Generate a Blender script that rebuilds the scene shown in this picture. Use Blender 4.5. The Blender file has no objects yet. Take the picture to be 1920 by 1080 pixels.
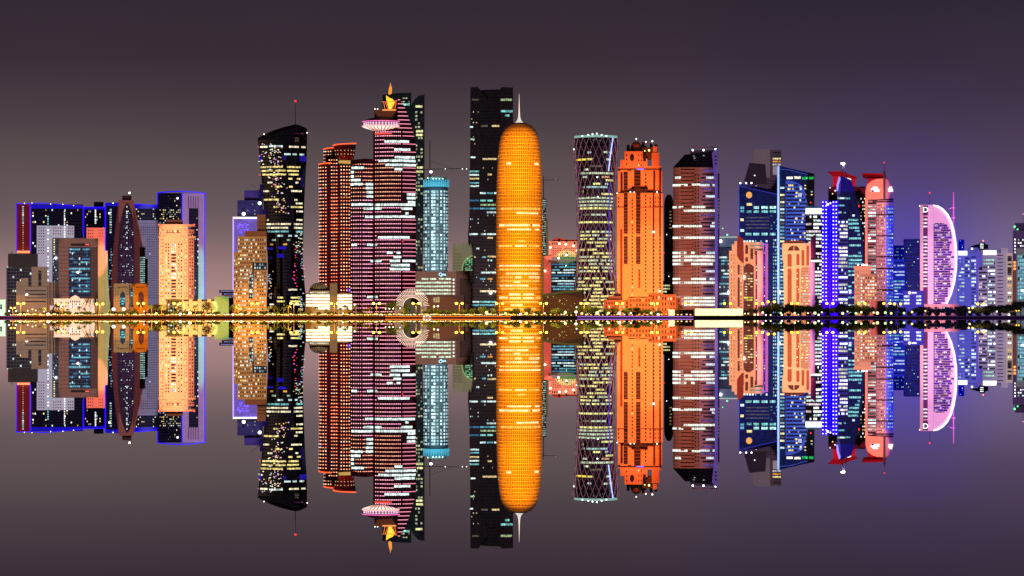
import bpy, math, random
from math import sin, cos, pi, radians as R
from mathutils import Vector
sc = bpy.context.scene
# ---------------------------------------------------------------- camera
F = 5000.0; HY = 594.3; CZ = 1.0; GZ = 2.0
cam = bpy.data.cameras.new('camera'); co = bpy.data.objects.new('camera', cam)
sc.collection.objects.link(co); sc.camera = co
co.location = (0, 0, CZ); co.rotation_euler = (R(90), 0, 0)
cam.sensor_width = 36; cam.lens = F/1920*36; cam.shift_y = (HY-540)/1920
cam.clip_start = 0.5; cam.clip_end = 60000
# ---------------------------------------------------------------- render settings
sc.view_settings.view_transform = 'Standard'; sc.view_settings.look = 'None'
sc.view_settings.exposure = 0; sc.view_settings.gamma = 1
cy = sc.cycles
cy.max_bounces = 5; cy.diffuse_bounces = 1; cy.glossy_bounces = 3; cy.transmission_bounces = 2
cy.sample_clamp_indirect = 6; cy.use_denoising = False
cy.caustics_reflective = False; cy.caustics_refractive = False
# ---------------------------------------------------------------- colours
def L(h):
    h = h.lstrip('#'); o = []
    for i in (0, 2, 4):
        v = int(h[i:i+2], 16)/255
        o.append(v/12.92 if v <= .04045 else ((v+.055)/1.055)**2.4)
    return (*o, 1.0)
# ---------------------------------------------------------------- sky
w = bpy.data.worlds.new("World"); sc.world = w; w.use_nodes = True
nt = w.node_tree; N = nt.nodes; K = nt.links
for n in list(N): N.remove(n)
def nd(nt, t, **k):
    n = nt.nodes.new(t)
    for a, b in k.items(): setattr(n, a, b)
    return n
def mth(nt, op, a, b=None, c=None, clamp=False):
    n = nd(nt, 'ShaderNodeMath', operation=op, use_clamp=clamp)
    for i, v in enumerate((a, b, c)):
        if v is None: continue
        if isinstance(v, (int, float)): n.inputs[i].default_value = v
        else: nt.links.new(v, n.inputs[i])
    return n.outputs[0]
def ramp(nt, fac, stops):
    r = nd(nt, 'ShaderNodeValToRGB'); e = r.color_ramp.elements
    while len(e) > 1: e.remove(e[-1])
    e[0].position = stops[0][0]; e[0].color = stops[0][1]
    for p, c in stops[1:]:
        q = e.new(p); q.color = c
    nt.links.new(fac, r.inputs[0]); return r.outputs[0]
def mixc(nt, fac, a, b, mode='MIX'):
    m = nd(nt, 'ShaderNodeMix', data_type='RGBA', blend_type=mode)
    for s, v in ((0, fac), (6, a), (7, b)):
        if isinstance(v, (int, float, tuple)): m.inputs[s].default_value = v
        else: nt.links.new(v, m.inputs[s])
    return m.outputs[2]
tc = nd(nt, 'ShaderNodeTexCoord'); sx = nd(nt, 'ShaderNodeSeparateXYZ'); K.new(tc.outputs['Generated'], sx.inputs[0])
dx, dz = sx.outputs[0], sx.outputs[2]
el = mth(nt, 'MULTIPLY', dz, 5000/600)          # 0 at the horizon, 1 near the top of the frame
SKY_L = [(0, L('#b8948e')), (.08, L('#a98684')), (.16, L('#9a7a7b')), (.24, L('#7e6869')), (.33, L('#6a5a5d')), (.5, L('#5a4d4f')), (.6, L('#4c4147')), (.72, L('#41363f')), (.8, L('#392e38')), (1, L('#322833'))]
SKY_R = [(0, L('#6a5ad0')), (.15, L('#5c4cbc')), (.28, L('#5a4a9c')), (.42, L('#534376')), (.6, L('#433752')), (.72, L('#3b3045')), (.8, L('#362b3d')), (1, L('#2d2533'))]
cl = ramp(nt, el, SKY_L); cr = ramp(nt, el, SKY_R)
f = nd(nt, 'ShaderNodeMapRange', interpolation_type='SMOOTHSTEP'); K.new(dx, f.inputs[0])
f.inputs[1].default_value = .02; f.inputs[2].default_value = .155
c = mixc(nt, f.outputs[0], cl, cr)
f2 = nd(nt, 'ShaderNodeMapRange', interpolation_type='SMOOTHSTEP'); K.new(dx, f2.inputs[0])
f2.inputs[1].default_value = .15; f2.inputs[2].default_value = .186
c = mixc(nt, mth(nt, 'MULTIPLY', f2.outputs[0], .92), c, ramp(nt, el, [(0, L('#8878a0')), (.25, L('#726284')), (.45, L('#52445e')), (.7, L('#3c3144')), (1, L('#2e2634'))]))
no = nd(nt, 'ShaderNodeTexNoise'); no.inputs['Scale'].default_value = 9; no.inputs['Detail'].default_value = 3
K.new(tc.outputs['Generated'], no.inputs['Vector'])
nf = nd(nt, 'ShaderNodeMapRange'); K.new(no.outputs[0], nf.inputs[0]); nf.inputs[3].default_value = .9; nf.inputs[4].default_value = 1.1
bg = nd(nt, 'ShaderNodeBackground'); K.new(c, bg.inputs[0]); K.new(nf.outputs[0], bg.inputs[1])
out = nd(nt, 'ShaderNodeOutputWorld'); K.new(bg.outputs[0], out.inputs[0])
w.cycles.sampling_method = 'NONE'
# ---------------------------------------------------------------- materials
MC = {}
def base(name):
    m = bpy.data.materials.new(name); m.use_nodes = True
    nt = m.node_tree
    for n in list(nt.nodes): nt.nodes.remove(n)
    o = nd(nt, 'ShaderNodeOutputMaterial'); p = nd(nt, 'ShaderNodeBsdfPrincipled')
    nt.links.new(p.outputs[0], o.inputs[0]); return m, nt, p
def objc(nt):
    t = nd(nt, 'ShaderNodeTexCoord'); s = nd(nt, 'ShaderNodeSeparateXYZ')
    nt.links.new(t.outputs['Object'], s.inputs[0]); return t.outputs['Object'], s.outputs
def wall(h, rough=.8, joint=3.9, jd=.82):
    k = ('w', h, rough, joint, jd)
    if k in MC: return MC[k]
    m, nt, p = base('wall_'+h.strip('#')); v, s = objc(nt)
    n = nd(nt, 'ShaderNodeTexNoise'); n.inputs['Scale'].default_value = .09; n.inputs['Detail'].default_value = 5
    nt.links.new(v, n.inputs['Vector'])
    c = mixc(nt, n.outputs[0], tuple(x*.78 for x in L(h)[:3])+(1,), tuple(min(1, x*1.15) for x in L(h)[:3])+(1,))
    if joint:
        z = mth(nt, 'FRACT', mth(nt, 'DIVIDE', s[2], joint)); g = mth(nt, 'LESS_THAN', z, .14)
        c = mixc(nt, mth(nt, 'MULTIPLY', g, 1-jd), c, (.01, .01, .012, 1))
        xx = mth(nt, 'FRACT', mth(nt, 'DIVIDE', mth(nt, 'ADD', s[0], s[1]), joint*.8)); g2 = mth(nt, 'LESS_THAN', xx, .1)
        c = mixc(nt, mth(nt, 'MULTIPLY', g2, (1-jd)*.6), c, (.01, .01, .012, 1))
    nt.links.new(c, p.inputs['Base Color']); p.inputs['Roughness'].default_value = rough
    MC[k] = m; return m
def glass(h='#0d1016', pw=1.5, fh=3.9, vary=1.0, rough=.025, frame='#06070a'):
    k = ('g', h, pw, fh, vary, rough, frame)
    if k in MC: return MC[k]
    m, nt, p = base('curtain_glass_'+h.strip('#')); v, s = objc(nt)
    hx = mth(nt, 'ADD', s[0], mth(nt, 'MULTIPLY', s[1], .83))
    cx = nd(nt, 'ShaderNodeCombineXYZ'); fx = mth(nt, 'DIVIDE', hx, pw); fz = mth(nt, 'DIVIDE', s[2], fh)
    nt.links.new(mth(nt, 'FLOOR', fx), cx.inputs[0]); nt.links.new(mth(nt, 'FLOOR', fz), cx.inputs[2])
    wn = nd(nt, 'ShaderNodeTexWhiteNoise'); nt.links.new(cx.outputs[0], wn.inputs[0])
    b = L(h); d = tuple(x*max(0, 1-.6*vary) for x in b[:3])+(1,); u = tuple(min(1, x*(1+1.2*vary)) for x in b[:3])+(1,)
    c = mixc(nt, wn.outputs[0], d, u)
    g = mth(nt, 'MAXIMUM', mth(nt, 'LESS_THAN', mth(nt, 'FRACT', fz), .2), mth(nt, 'LESS_THAN', mth(nt, 'FRACT', fx), .12))
    c = mixc(nt, mth(nt, 'MULTIPLY', g, .8), c, L(frame))
    nt.links.new(c, p.inputs['Base Color'])
    r = nd(nt, 'ShaderNodeMapRange'); nt.links.new(g, r.inputs[0]); r.inputs[3].default_value = rough; r.inputs[4].default_value = .6
    nt.links.new(r.outputs[0], p.inputs['Roughness']); p.inputs['IOR'].default_value = 1.6
    MC[k] = m; return m
def lit(h, s=1.2, pw=2.4, lo=.35, hi=1.25, mull=.14):
    """a lamp-lit room behind glass: brightness differs from room to room"""
    k = ('l', h, s, pw, lo, hi, mull)
    if k in MC: return MC[k]
    m, nt, p = base('lit_glass_'+h.strip('#')); v, sp = objc(nt)
    hx = mth(nt, 'ADD', sp[0], mth(nt, 'MULTIPLY', sp[1], .83)); fx = mth(nt, 'DIVIDE', hx, pw)
    cx = nd(nt, 'ShaderNodeCombineXYZ'); nt.links.new(mth(nt, 'FLOOR', fx), cx.inputs[0]); nt.links.new(mth(nt, 'FLOOR', mth(nt, 'DIVIDE', sp[2], 2.1)), cx.inputs[2])
    wn = nd(nt, 'ShaderNodeTexWhiteNoise'); nt.links.new(cx.outputs[0], wn.inputs[0])
    e = mth(nt, 'MULTIPLY_ADD', wn.outputs[0], hi-lo, lo)
    n = nd(nt, 'ShaderNodeTexNoise'); n.inputs['Scale'].default_value = .9; nt.links.new(v, n.inputs['Vector'])
    e = mth(nt, 'MULTIPLY', e, mth(nt, 'MULTIPLY_ADD', n.outputs[0], .9, .55))
    if mull: e = mth(nt, 'MULTIPLY', e, mth(nt, 'SUBTRACT', 1, mth(nt, 'MULTIPLY', mth(nt, 'LESS_THAN', mth(nt, 'FRACT', fx), mull), .85)))
    e = mth(nt, 'MULTIPLY', e, s)
    p.inputs['Base Color'].default_value = (.02, .02, .02, 1); p.inputs['Roughness'].default_value = .03
    p.inputs['Emission Color'].default_value = L(h); nt.links.new(e, p.inputs['Emission Strength'])
    m.cycles.emission_sampling = 'NONE'
    MC[k] = m; return m
def led(h, s=2.0, sample=False):
    k = ('e', h, s, sample)
    if k in MC: return MC[k]
    m, nt, p = base('lamp_'+h.strip('#')); p.inputs['Base Color'].default_value = (.1, .1, .1, 1)
    p.inputs['Emission Color'].default_value = L(h); p.inputs['Emission Strength'].default_value = s
    m.cycles.emission_sampling = 'AUTO' if sample else 'NONE'
    MC[k] = m; return m
def metal(h='#3a3a40', rough=.4, met=.8):
    k = ('m', h, rough, met)
    if k in MC: return MC[k]
    m, nt, p = base('metal_'+h.strip('#')); v, s = objc(nt)
    n = nd(nt, 'ShaderNodeTexNoise'); n.inputs['Scale'].default_value = .8; nt.links.new(v, n.inputs['Vector'])
    c = mixc(nt, n.outputs[0], tuple(x*.7 for x in L(h)[:3])+(1,), L(h)); nt.links.new(c, p.inputs['Base Color'])
    p.inputs['Roughness'].default_value = rough; p.inputs['Metallic'].default_value = met
    MC[k] = m; return m
DW = glass('#0a0b10', 1.2, 9, .8, .03)          # dark window pane
WARM, WARM2, AMB = lit('#ffe9a0', 1.5), lit('#ffd27a', .8), lit('#ffb347', 1.1)
COOL, CYAN, WHITE, DIM, GRN = lit('#d8f4f0', 1.3), lit('#8fe6ea', 1.0), lit('#f4fffb', 1.9, lo=.6), lit('#b0a890', .35), lit('#c8eec0', .8)
# ---------------------------------------------------------------- mesh helper
class MB:
    def __init__(s): s.v = []; s.f = []; s.fm = []; s.m = []
    def mi(s, m):
        if m not in s.m: s.m.append(m)
        return s.m.index(m)
    def add(s, vs, fs, m):
        o = len(s.v); s.v += [tuple(x) for x in vs]; i = s.mi(m)
        for f in fs: s.f.append(tuple(o+q for q in f)); s.fm.append(i)
    def box(s, x0, x1, y0, y1, z0, z1, m):
        s.add([(x0,y0,z0),(x1,y0,z0),(x1,y1,z0),(x0,y1,z0),(x0,y0,z1),(x1,y0,z1),(x1,y1,z1),(x0,y1,z1)],
              [(0,3,2,1),(4,5,6,7),(0,1,5,4),(1,2,6,5),(2,3,7,6),(3,0,4,7)], m)
    def prism(s, pts, y0, y1, m):
        """pts: outline (x,z) seen from the front, extruded in depth"""
        n = len(pts); a = [(x, y0, z) for x, z in pts]+[(x, y1, z) for x, z in pts]
        s.add(a, [tuple(range(n)), tuple(range(2*n-1, n-1, -1))]+[(i, i+n, (i+1) % n+n, (i+1) % n) for i in range(n)], m)
    def column(s, pts, z0, z1, m, z1s=None):
        """pts: footprint (x,y), extruded upwards (z1s: a top height per corner)"""
        n = len(pts); a = [(x, y, z0) for x, y in pts]+[(p[0], p[1], (z1s[i] if z1s else z1)) for i, p in enumerate(pts)]
        s.add(a, [tuple(range(n-1, -1, -1)), tuple(range(n, 2*n))]+[(i, (i+1) % n, (i+1) % n+n, i+n) for i in range(n)], m)
    def loft(s, rings, m, cap=True):
        n = len(rings[0]); vs = [p for r in rings for p in r]; fs = []
        for j in range(len(rings)-1):
            for i in range(n): fs.append((j*n+i, j*n+(i+1) % n, (j+1)*n+(i+1) % n, (j+1)*n+i))
        if cap: fs += [tuple(range(n-1, -1, -1)), tuple((len(rings)-1)*n+i for i in range(n))]
        s.add(vs, fs, m)
    def tube(s, a, b, r0, r1, m, n=5):
        a, b = Vector(a), Vector(b); d = (b-a)
        if d.length < 1e-6: return
        d.normalize(); u = d.orthogonal().normalized(); v = d.cross(u)
        s.loft([[a+u*r0*cos(2*pi*i/n)+v*r0*sin(2*pi*i/n) for i in range(n)],
                [b+u*r1*cos(2*pi*i/n)+v*r1*sin(2*pi*i/n) for i in range(n)]], m)
    def path(s, pts, r, m, n=4):
        for a, b in zip(pts, pts[1:]): s.tube(a, b, r, r, m, n)
    def ball(s, c, r, m, nu=10, nv=6, sz=1):
        rings = []
        for j in range(1, nv):
            t = pi*j/nv; rings.append([(c[0]+r*sin(t)*cos(2*pi*i/nu), c[1]+r*sin(t)*sin(2*pi*i/nu), c[2]-r*sz*cos(t)) for i in range(nu)])
        s.loft(rings, m)
    def grid(s, fn, nu, nv, m):
        vs = [fn(i/nu, j/nv) for j in range(nv+1) for i in range(nu+1)]
        s.add(vs, [(j*(nu+1)+i, j*(nu+1)+i+1, (j+1)*(nu+1)+i+1, (j+1)*(nu+1)+i) for j in range(nv) for i in range(nu)], m)
    def mesh(s, name):
        me = bpy.data.meshes.new(name); me.from_pydata(s.v, [], s.f)
        for m in s.m: me.materials.append(m)
        if len(s.m) > 1: me.polygons.foreach_set('material_index', s.fm)
        me.update(); return me
    def build(s, name, parent=None, label=None, kind=None, smooth=False):
        o = bpy.data.objects.new(name, s.mesh(name)); sc.collection.objects.link(o)
        if parent is not None: o.parent = parent
        if label: o['label'] = label
        if kind: o['kind'] = kind
        if smooth:
            for p in o.data.polygons: p.use_smooth = True
        return o
def tagit(o, label, cat, group=None, kind=None):
    if label: o['label'] = label
    if cat: o['category'] = cat
    if group: o['group'] = group
    if kind: o['kind'] = kind
    return o
JIT = [0]; BS = []; CUR = [None]; FL = []
class B:
    """a thing standing on land at distance Y whose centre column is px; all measures in photo pixels"""
    def __init__(s, name, label, cat, Y, px, group=None):
        s.Y = Y; s.px = px; az = math.atan((px-960)/F); s.sx = Y*cos(az)/F; s.sz = Y/F
        s.o = bpy.data.objects.new(name, None); sc.collection.objects.link(s.o)
        s.o.location = ((px-960)*Y/F, Y, GZ); s.o.rotation_euler = (0, 0, -az); s.az = az
        tagit(s.o, label, cat, group); BS.append(s); CUR[0] = s; s.floods = []
    def X(s, px): return (px-s.px)*s.sx
    def Z(s, py): return max(-.3, CZ+(HY-py)*s.sz-GZ)
    def box(s, name, x0, x1, top, bot=700, d0=0, d1=26, m=None, parent=None, label=None):
        JIT[0] = (JIT[0]+1) % 17; d0 += JIT[0]*.011
        b = MB(); b.box(s.X(x0), s.X(x1), d0, d1+JIT[0]*.013, s.Z(bot), s.Z(top), m)
        b.build(name, parent or s.o, label); return s.plane(x0, x1, d0)
    def plane(s, x0, x1, d0, d1=None):
        d1 = d0 if d1 is None else d1
        return lambda u, py: Vector((s.X(u), d0+(d1-d0)*((u-x0)/(x1-x0)), s.Z(py)))
    def prism(s, name, pts, d0=0, d1=26, m=None, parent=None, label=None):
        JIT[0] = (JIT[0]+1) % 17; d0 += JIT[0]*.011
        b = MB(); b.prism([(s.X(x), s.Z(y)) for x, y in pts], d0, d1+JIT[0]*.013, m)
        b.build(name, parent or s.o, label); return s.plane(0, 1, d0)
    def cyl(s, cx, r, k=1.0, cd=None):
        """vertical round body; r(py)->px radius, cx(py)->px centre; u is the angle in degrees, 0 faces the water"""
        R0 = (r(592) if callable(r) else r)*s.sx*k if cd is None else cd
        rf = r if callable(r) else (lambda p: r); cf = cx if callable(cx) else (lambda p: cx)
        return lambda u, py: Vector((s.X(cf(py))+rf(py)*s.sx*sin(R(u)), R0-rf(py)*s.sx*k*cos(R(u)), s.Z(py)))
    def lathe(s, name, S, pys, m, n=40, parent=None, smooth=True, label=None):
        b = MB(); b.loft([[S(360*i/n, p) for i in range(n)] for p in pys], m); return b.build(name, parent or s.o, label, smooth=smooth)
def frange(a, b, st):
    o = []; x = a
    while x < b-1e-6: o.append(x); x += st
    return o
def patch(S, u0, u1, p0, p1, m, off=.22, nu=1, nv=1, base_off=-.05):
    b = MB(); ou, inn = [], []
    for j in range(nv+1):
        for i in range(nu+1):
            u = u0+(u1-u0)*i/nu; p = p0+(p1-p0)*j/nv; c = S(u, p)
            a = S(u+.05, p)-S(u-.05, p); d = S(u, p-.05)-S(u, p+.05); n = a.cross(d)
            n = n.normalized() if n.length > 1e-9 else Vector((0, -1, 0))
            ou.append(c+n*off); inn.append(c+n*base_off)
    W = nu+1; T = W*(nv+1)
    fs = [(j*W+i, (j+1)*W+i, (j+1)*W+i+1, j*W+i+1) for j in range(nv) for i in range(nu)]
    for i in range(nu): fs += [(i, i+1, T+i+1, T+i), (nv*W+i+1, nv*W+i, T+nv*W+i, T+nv*W+i+1)]
    for j in range(nv): fs += [((j+1)*W, j*W, T+j*W, T+(j+1)*W), (j*W+nu, (j+1)*W+nu, T+(j+1)*W+nu, T+j*W+nu)]
    b.add(ou+inn, fs, m)
    return b, (ou[0]-ou[nu]).length*(ou[0]-ou[nv*W]).length
TOT = [0]
def emit(par, name, ps, cap=100, kindname=None):
    """the largest pieces as parts of their own, the rest (past the cap) as one part"""
    if not ps: return
    ps = sorted(ps, key=lambda q: -q[1])
    if len(ps) <= cap+5: cap = len(ps)
    for b, a in ps[:cap]: b.build(name, par); TOT[0] += 1
    if len(ps) > cap:
        r = MB()
        for b, a in ps[cap:]:
            for f, i in zip(b.f, b.fm): pass
            o = len(r.v); r.v += b.v
            for f, i in zip(b.f, b.fm): r.f.append(tuple(o+q for q in f)); r.fm.append(r.mi(b.m[i]))
        r.build(name, par, kind='stuff')
def runs(S, u0, u1, p0, p1, pitch, cell, p, mats, h=.55, seed=1, dark=None, gap=.12, rowvar=.6, seg=None, off=.22, stay=.6):
    """rows of windows; neighbouring lit rooms join into one strip"""
    rnd = random.Random(seed); ps = []; n = max(1, round((u1-u0)/cell)); cw = (u1-u0)/n
    for y in frange(p0, p1-pitch*.5, pitch):
        rp = min(.97, max(0, p*(1+rnd.uniform(-1, 1)*rowvar*1.6))) if rowvar else p
        mrow = rnd.choice(mats); st = []; prev = False
        for i in range(n):
            q = rp+(1-rp)*stay*.75 if prev else rp*(1-stay*.35)
            prev = rnd.random() < q; st.append(prev)
        i = 0
        while i < n:
            j = i
            while j < n and st[j] == st[i]: j += 1
            if st[i] or dark:
                a, b = u0+cw*(i+gap), u0+cw*(j-gap)
                mm = (mrow if rnd.random() < .7 else rnd.choice(mats)) if st[i] else dark
                nu = 1 if seg is None else max(1, int((b-a)/seg))
                ps.append(patch(S, a, b, y+pitch*(1-h)/2, y+pitch*(1+h)/2, mm, off, nu))
            i = j
    return ps
def gridw(S, u0, u1, p0, p1, nx, ny, p, mats, fw=.5, fh=.5, seed=1, dark=DW, seg=None, off=.22, skip=None):
    rnd = random.Random(seed); ps = []; cw = (u1-u0)/nx; ch = (p1-p0)/ny
    for j in range(ny):
        for i in range(nx):
            if skip and skip(i, j): continue
            m = rnd.choice(mats) if rnd.random() < p else dark
            if m is None: continue
            a = u0+cw*(i+.5-fw/2); y = p0+ch*(j+.5-fh/2)
            q = patch(S, a, a+cw*fw, y, y+ch*fh, m, off)
            ps.append((q[0], q[1]*(1.2 if m is not dark else 1)))
    return ps
def strips(S, lst, h, m, seg=None, off=.24):
    return [patch(S, a, b, y-h/2, y+h/2, mm if mm else m, off, 1 if seg is None else max(1, int((b-a)/seg)))
            for a, b, y, mm in [(t+(None,))[:4] for t in lst]]
def tubes(b, name, pts, r, m, parent=None, label=None):
    q = MB(); q.path([(b.X(x), d, b.Z(y)) for x, y, d in pts], r, m); return q.build(name, parent or b.o, label)
def dots(S, pts, r, m, off=.5):
    """small round lamp fittings on a facade"""
    ps = []
    for u, py in pts:
        c = S(u, py); q = MB(); q.ball((c.x, c.y-off, c.z), r, m, 6, 4); ps.append((q, r))
    return ps
def flood(px, Y, top, bot, wpx, col, E, dist=120, z=30, dpx=0, blend=.35):
    """a floodlight in front of a building, also added as fill on unlit fronts; its beam is shuttered to the width of the facade"""
    l = bpy.data.lights.new('flood_or_fill', 'SPOT'); l.shadow_soft_size = 0; l.color = L(col)[:3]; d0 = math.hypot(dist, 40); l.energy = E*1.5*4*pi*d0*d0
    l.spot_blend = blend; l.use_nodes = True; t = l.node_tree
    e = [n for n in t.nodes if n.type == 'EMISSION'][0]; fo = t.nodes.new('ShaderNodeLightFalloff'); fo.inputs[0].default_value = 1/(d0*d0)
    t.links.new(fo.outputs['Constant'], e.inputs['Strength'])
    o = bpy.data.objects.new('flood_or_fill', l); sc.collection.objects.link(o)
    o.location = ((px+dpx-960)*(Y-dist)/F, Y-dist, z)
    zt, zb = CZ+(HY-top)*Y/F, CZ+(HY-bot)*Y/F
    at, ab = math.atan2(zt-z, dist), math.atan2(zb-z, dist); am = (at+ab)/2
    d = Vector(((px-960)*Y/F-o.location.x, dist, dist*math.tan(am)))
    o.rotation_euler = d.to_track_quat('-Z', 'Y').to_euler(); dl = d.length
    hv = min(1.35, (at-ab)/2*1.3+.08); hh = math.atan(wpx*Y/F/2/dl*1.35)
    l.spot_size = 2*hv; o.scale = (math.tan(hh)/math.tan(hv), 1, 1); CUR[0].floods.append(o)
    return o
def lampball(b, name, px, py, r, m, d=-1, parent=None):
    r *= .74; q = MB(); q.ball((b.X(px), d, b.Z(py)), r, m, 8, 6); q.build(name, parent or b.o)
def mast(b, px, top, bot, r=.35, d=4, m=None, lamp=None, name='antenna'):
    q = MB(); q.tube((b.X(px), d, b.Z(bot)), (b.X(px), d, b.Z(top)), r, r*.5, m or metal(), 5); o = q.build(name, b.o)
    if lamp:
        q = MB(); q.ball((0, 0, 0), .8, lamp, 8, 6); e = q.build('beacon', o); e.location = (b.X(px), d, b.Z(top))
def text(b, s, px, py, hpx, m, d=-.6, name='sign_letters', ext=.15):
    cu = bpy.data.curves.new(name, 'FONT'); cu.body = s; cu.size = hpx*b.sz*1.35; cu.extrude = ext; cu.align_x = 'CENTER'; cu.align_y = 'CENTER'
    cu.materials.append(m); t = bpy.data.objects.new('tmp', cu); sc.collection.objects.link(t); dg = bpy.context.evaluated_depsgraph_get()
    o = bpy.data.objects.new(name, bpy.data.meshes.new_from_object(t.evaluated_get(dg))); bpy.data.objects.remove(t); sc.collection.objects.link(o); o.parent = b.o
    o.location = (b.X(px), d, b.Z(py)); o.rotation_euler = (R(90), 0, 0); return o
# ---------------------------------------------------------------- setting
def watermat():
    m, nt, p = base('still_water'); p.inputs['Base Color'].default_value = (.95, .95, .96, 1)
    p.inputs['Metallic'].default_value = 1; p.inputs['Roughness'].default_value = 0.0
    return m
g = MB(); g.add([(-6000, -300, 0), (6000, -300, 0), (6000, 2701, 0), (-6000, 2701, 0)], [(0, 1, 2, 3)], watermat())
tagit(g.build('water'), 'still dark bay mirroring the skyline', None, kind='structure')
g = MB(); g.add([(-9000, 2700.5, GZ), (9000, 2700.5, GZ), (30000, 40000, GZ), (-30000, 40000, GZ)], [(0, 1, 2, 3)], wall('#5d5348', joint=0))
tagit(g.build('ground'), None, None, kind='structure')
g = MB(); g.box(-2000, 2000, 2722, 2736, 1.9, GZ+.02, wall('#2c2c30', joint=0))
g.box(-2000, 2000, 2728.8, 2729.2, 1.95, GZ+.026, wall('#d0d0d0', joint=0))
tagit(g.build('road'), None, None, kind='structure')
g = MB(); g.box(-2000, 2000, 2702, 2716, 1.9, GZ+.14, wall('#8a7a6a', joint=2.0)); tagit(g.build('promenade'), None, None, kind='structure')
# ================================================================ BUILDINGS, from left to right
BLUE, BLUE2 = led('#2a10ff', 1.05), led('#3a30ff', .8)
LAMPW, LAMPR, LAMPG = led('#fffbe8', 3), led('#ff2030', 2.5), led('#60ff90', 2.5)
# ---- brown stepped office at the far left
b = B('office_building', 'brown stepped office block with dark slab on its roof, leftmost on the shore', 'building', 2820, 50)
T = wall('#8c7a70'); DG = glass('#15161a', 3.0, 3.6, .8)
S = b.box('glass_wing', 12, 61, 501, d0=6, d1=30, m=DG)
emit(b.o, 'window', gridw(S, 13, 60, 503, 575, 10, 11, .1, [COOL, WARM], .7, .55, 3, None) + strips(S, [(13, 24, 500.5)], 1.2, COOL))
b.box('roof_slab', 15, 71, 475.5, 501, 4, 30, wall('#241c26', joint=0))
S = b.box('stair_tower', 59, 89, 500, 593, 3, 28, T); emit(b.o, 'window', [patch(S, 72, 77.5, 507, 536, DW)])
b.box('wall', 39, 53, 521, 593, 1, 20, T); b.box('wall', 30, 41, 527, 593, 2, 20, T)
S = b.box('louvre_block', 41, 89, 537, 593, 0, 20, T)
emit(b.o, 'window', strips(S, [(47, 86, y, None) for y in (545, 552, 558.5, 565.5)], 2.2, DW))
S = b.box('pier', 89, 108.5, 529, 593, 2, 20, wall('#8c7464')); emit(b.o, 'window', [patch(S, x, x+1.8, 530, 572, DW) for x in (93, 99, 104)])
mast(b, 22, 470, 476)
flood(50, 2820, 480, 592, 90, '#ffe4d0', 1.7, 80, 25)
# ---- pale wall at the frame's left edge
b = B('pavilion', 'small mint coloured pavilion at the left edge of the photo', 'building', 2760, 2)
S = b.box('wall', -8, 10, 563, m=wall('#b8d0c0')); emit(b.o, 'window', [patch(S, 0, 4, 571, 580, DW)])
b.box('roof', -9, 11, 561.8, 563, -1, 27, m=wall('#c0c8c0')); flood(2, 2760, 560, 592, 20, '#c8ffe8', 4, 30, 6)
# ---- wide dark block outlined in blue
def bluebox(name, label, Y, pxc, build):
    b = B(name, label, 'building', Y, pxc); build(b); return b
b = B('apartment_tower', 'wide dark block with blue light lines round its roof and maroon left end', 'building', 3080, 95)
S1 = b.box('end_wall', 31, 57, 383, 473, 4, 30, wall('#7a3c38', joint=3.5))
S = b.box('facade', 57, 156, 383, 592, 0, 30, glass('#17161f', 1.6, 3.3, .9))
emit(b.o, 'window', gridw(S, 60, 152, 391, 470, 23, 14, .10, [WARM, COOL, WHITE, WARM2], .55, .5, 5, None) +
     gridw(S, 88.5, 91.5, 404, 440, 1, 8, .9, [CYAN, COOL], .8, .6, 7, None) + gridw(S, 119.8, 122.2, 395, 425, 1, 9, 1, [WHITE], .8, .5, 7, None) +
     gridw(S1, 41, 45, 386, 420, 1, 9, 1, [COOL, CYAN], .7, .6, 2, None) + gridw(S1, 42, 44, 421, 470, 1, 12, 1, [WARM, WARM2], .8, .4, 2, None))
q = MB(); q.path([(b.X(x), -.6, b.Z(y)) for x, y in ((31, 472), (31, 382.5), (57, 382), (85, 381), (120, 384), (156, 387.5), (156, 440))], .75, BLUE)
q.path([(b.X(57), -.6, b.Z(y)) for y in (382, 472)], 1.1, BLUE); q.build('light_line', b.o)
S = b.box('roof_band', 57.5, 155.5, 384, 391, -.5, 20, m=led('#1a10e8', .55))
b.box('light_band', 32, 56, 470.5, 474, -.4, 6, m=led('#ff9060', 1.6)); b.box('podium', 36, 60, 474, 592, 2, 30, wall('#c8bcb8'))
for x, y in ((46, 381.5), (60, 381), (95, 382.5), (118, 383), (138, 385)): lampball(b, 'roof_lamp', x, y, .7, LAMPW)
flood(44, 3080, 380, 480, 30, '#ff7858', 1.1, 90, 80)
# ---- maroon block between blue lines
b = B('apartment_tower', 'maroon block between two blue vertical light lines', 'building', 3100, 177)
b.box('roof_room', 176, 194, 378, 392, 6, 26, m=wall('#3c3036'))
S = b.box('facade', 157, 197, 389, 592, 0, 28, m=wall('#6a3440', joint=3.2))
emit(b.o, 'window', gridw(S, 159, 195, 394, 430, 12, 7, .16, [WARM, WARM2, COOL], .5, .5, 8, DW) + gridw(S, 177.5, 180.5, 391, 420, 1, 9, 1, [WHITE, COOL], .8, .6, 7, None))
q = MB(); q.path([(b.X(x), -.6, b.Z(y)) for x, y in ((157, 445), (157, 388.5), (197, 388.5), (197, 480))], .75, BLUE); q.build('light_line', b.o)
b.box('roof_band', 157.5, 196.5, 389.5, 393, -.5, 20, m=led('#1a10e8', .55))
flood(177, 3100, 388, 440, 40, '#ff5048', 1.5, 60, 70)
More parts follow.
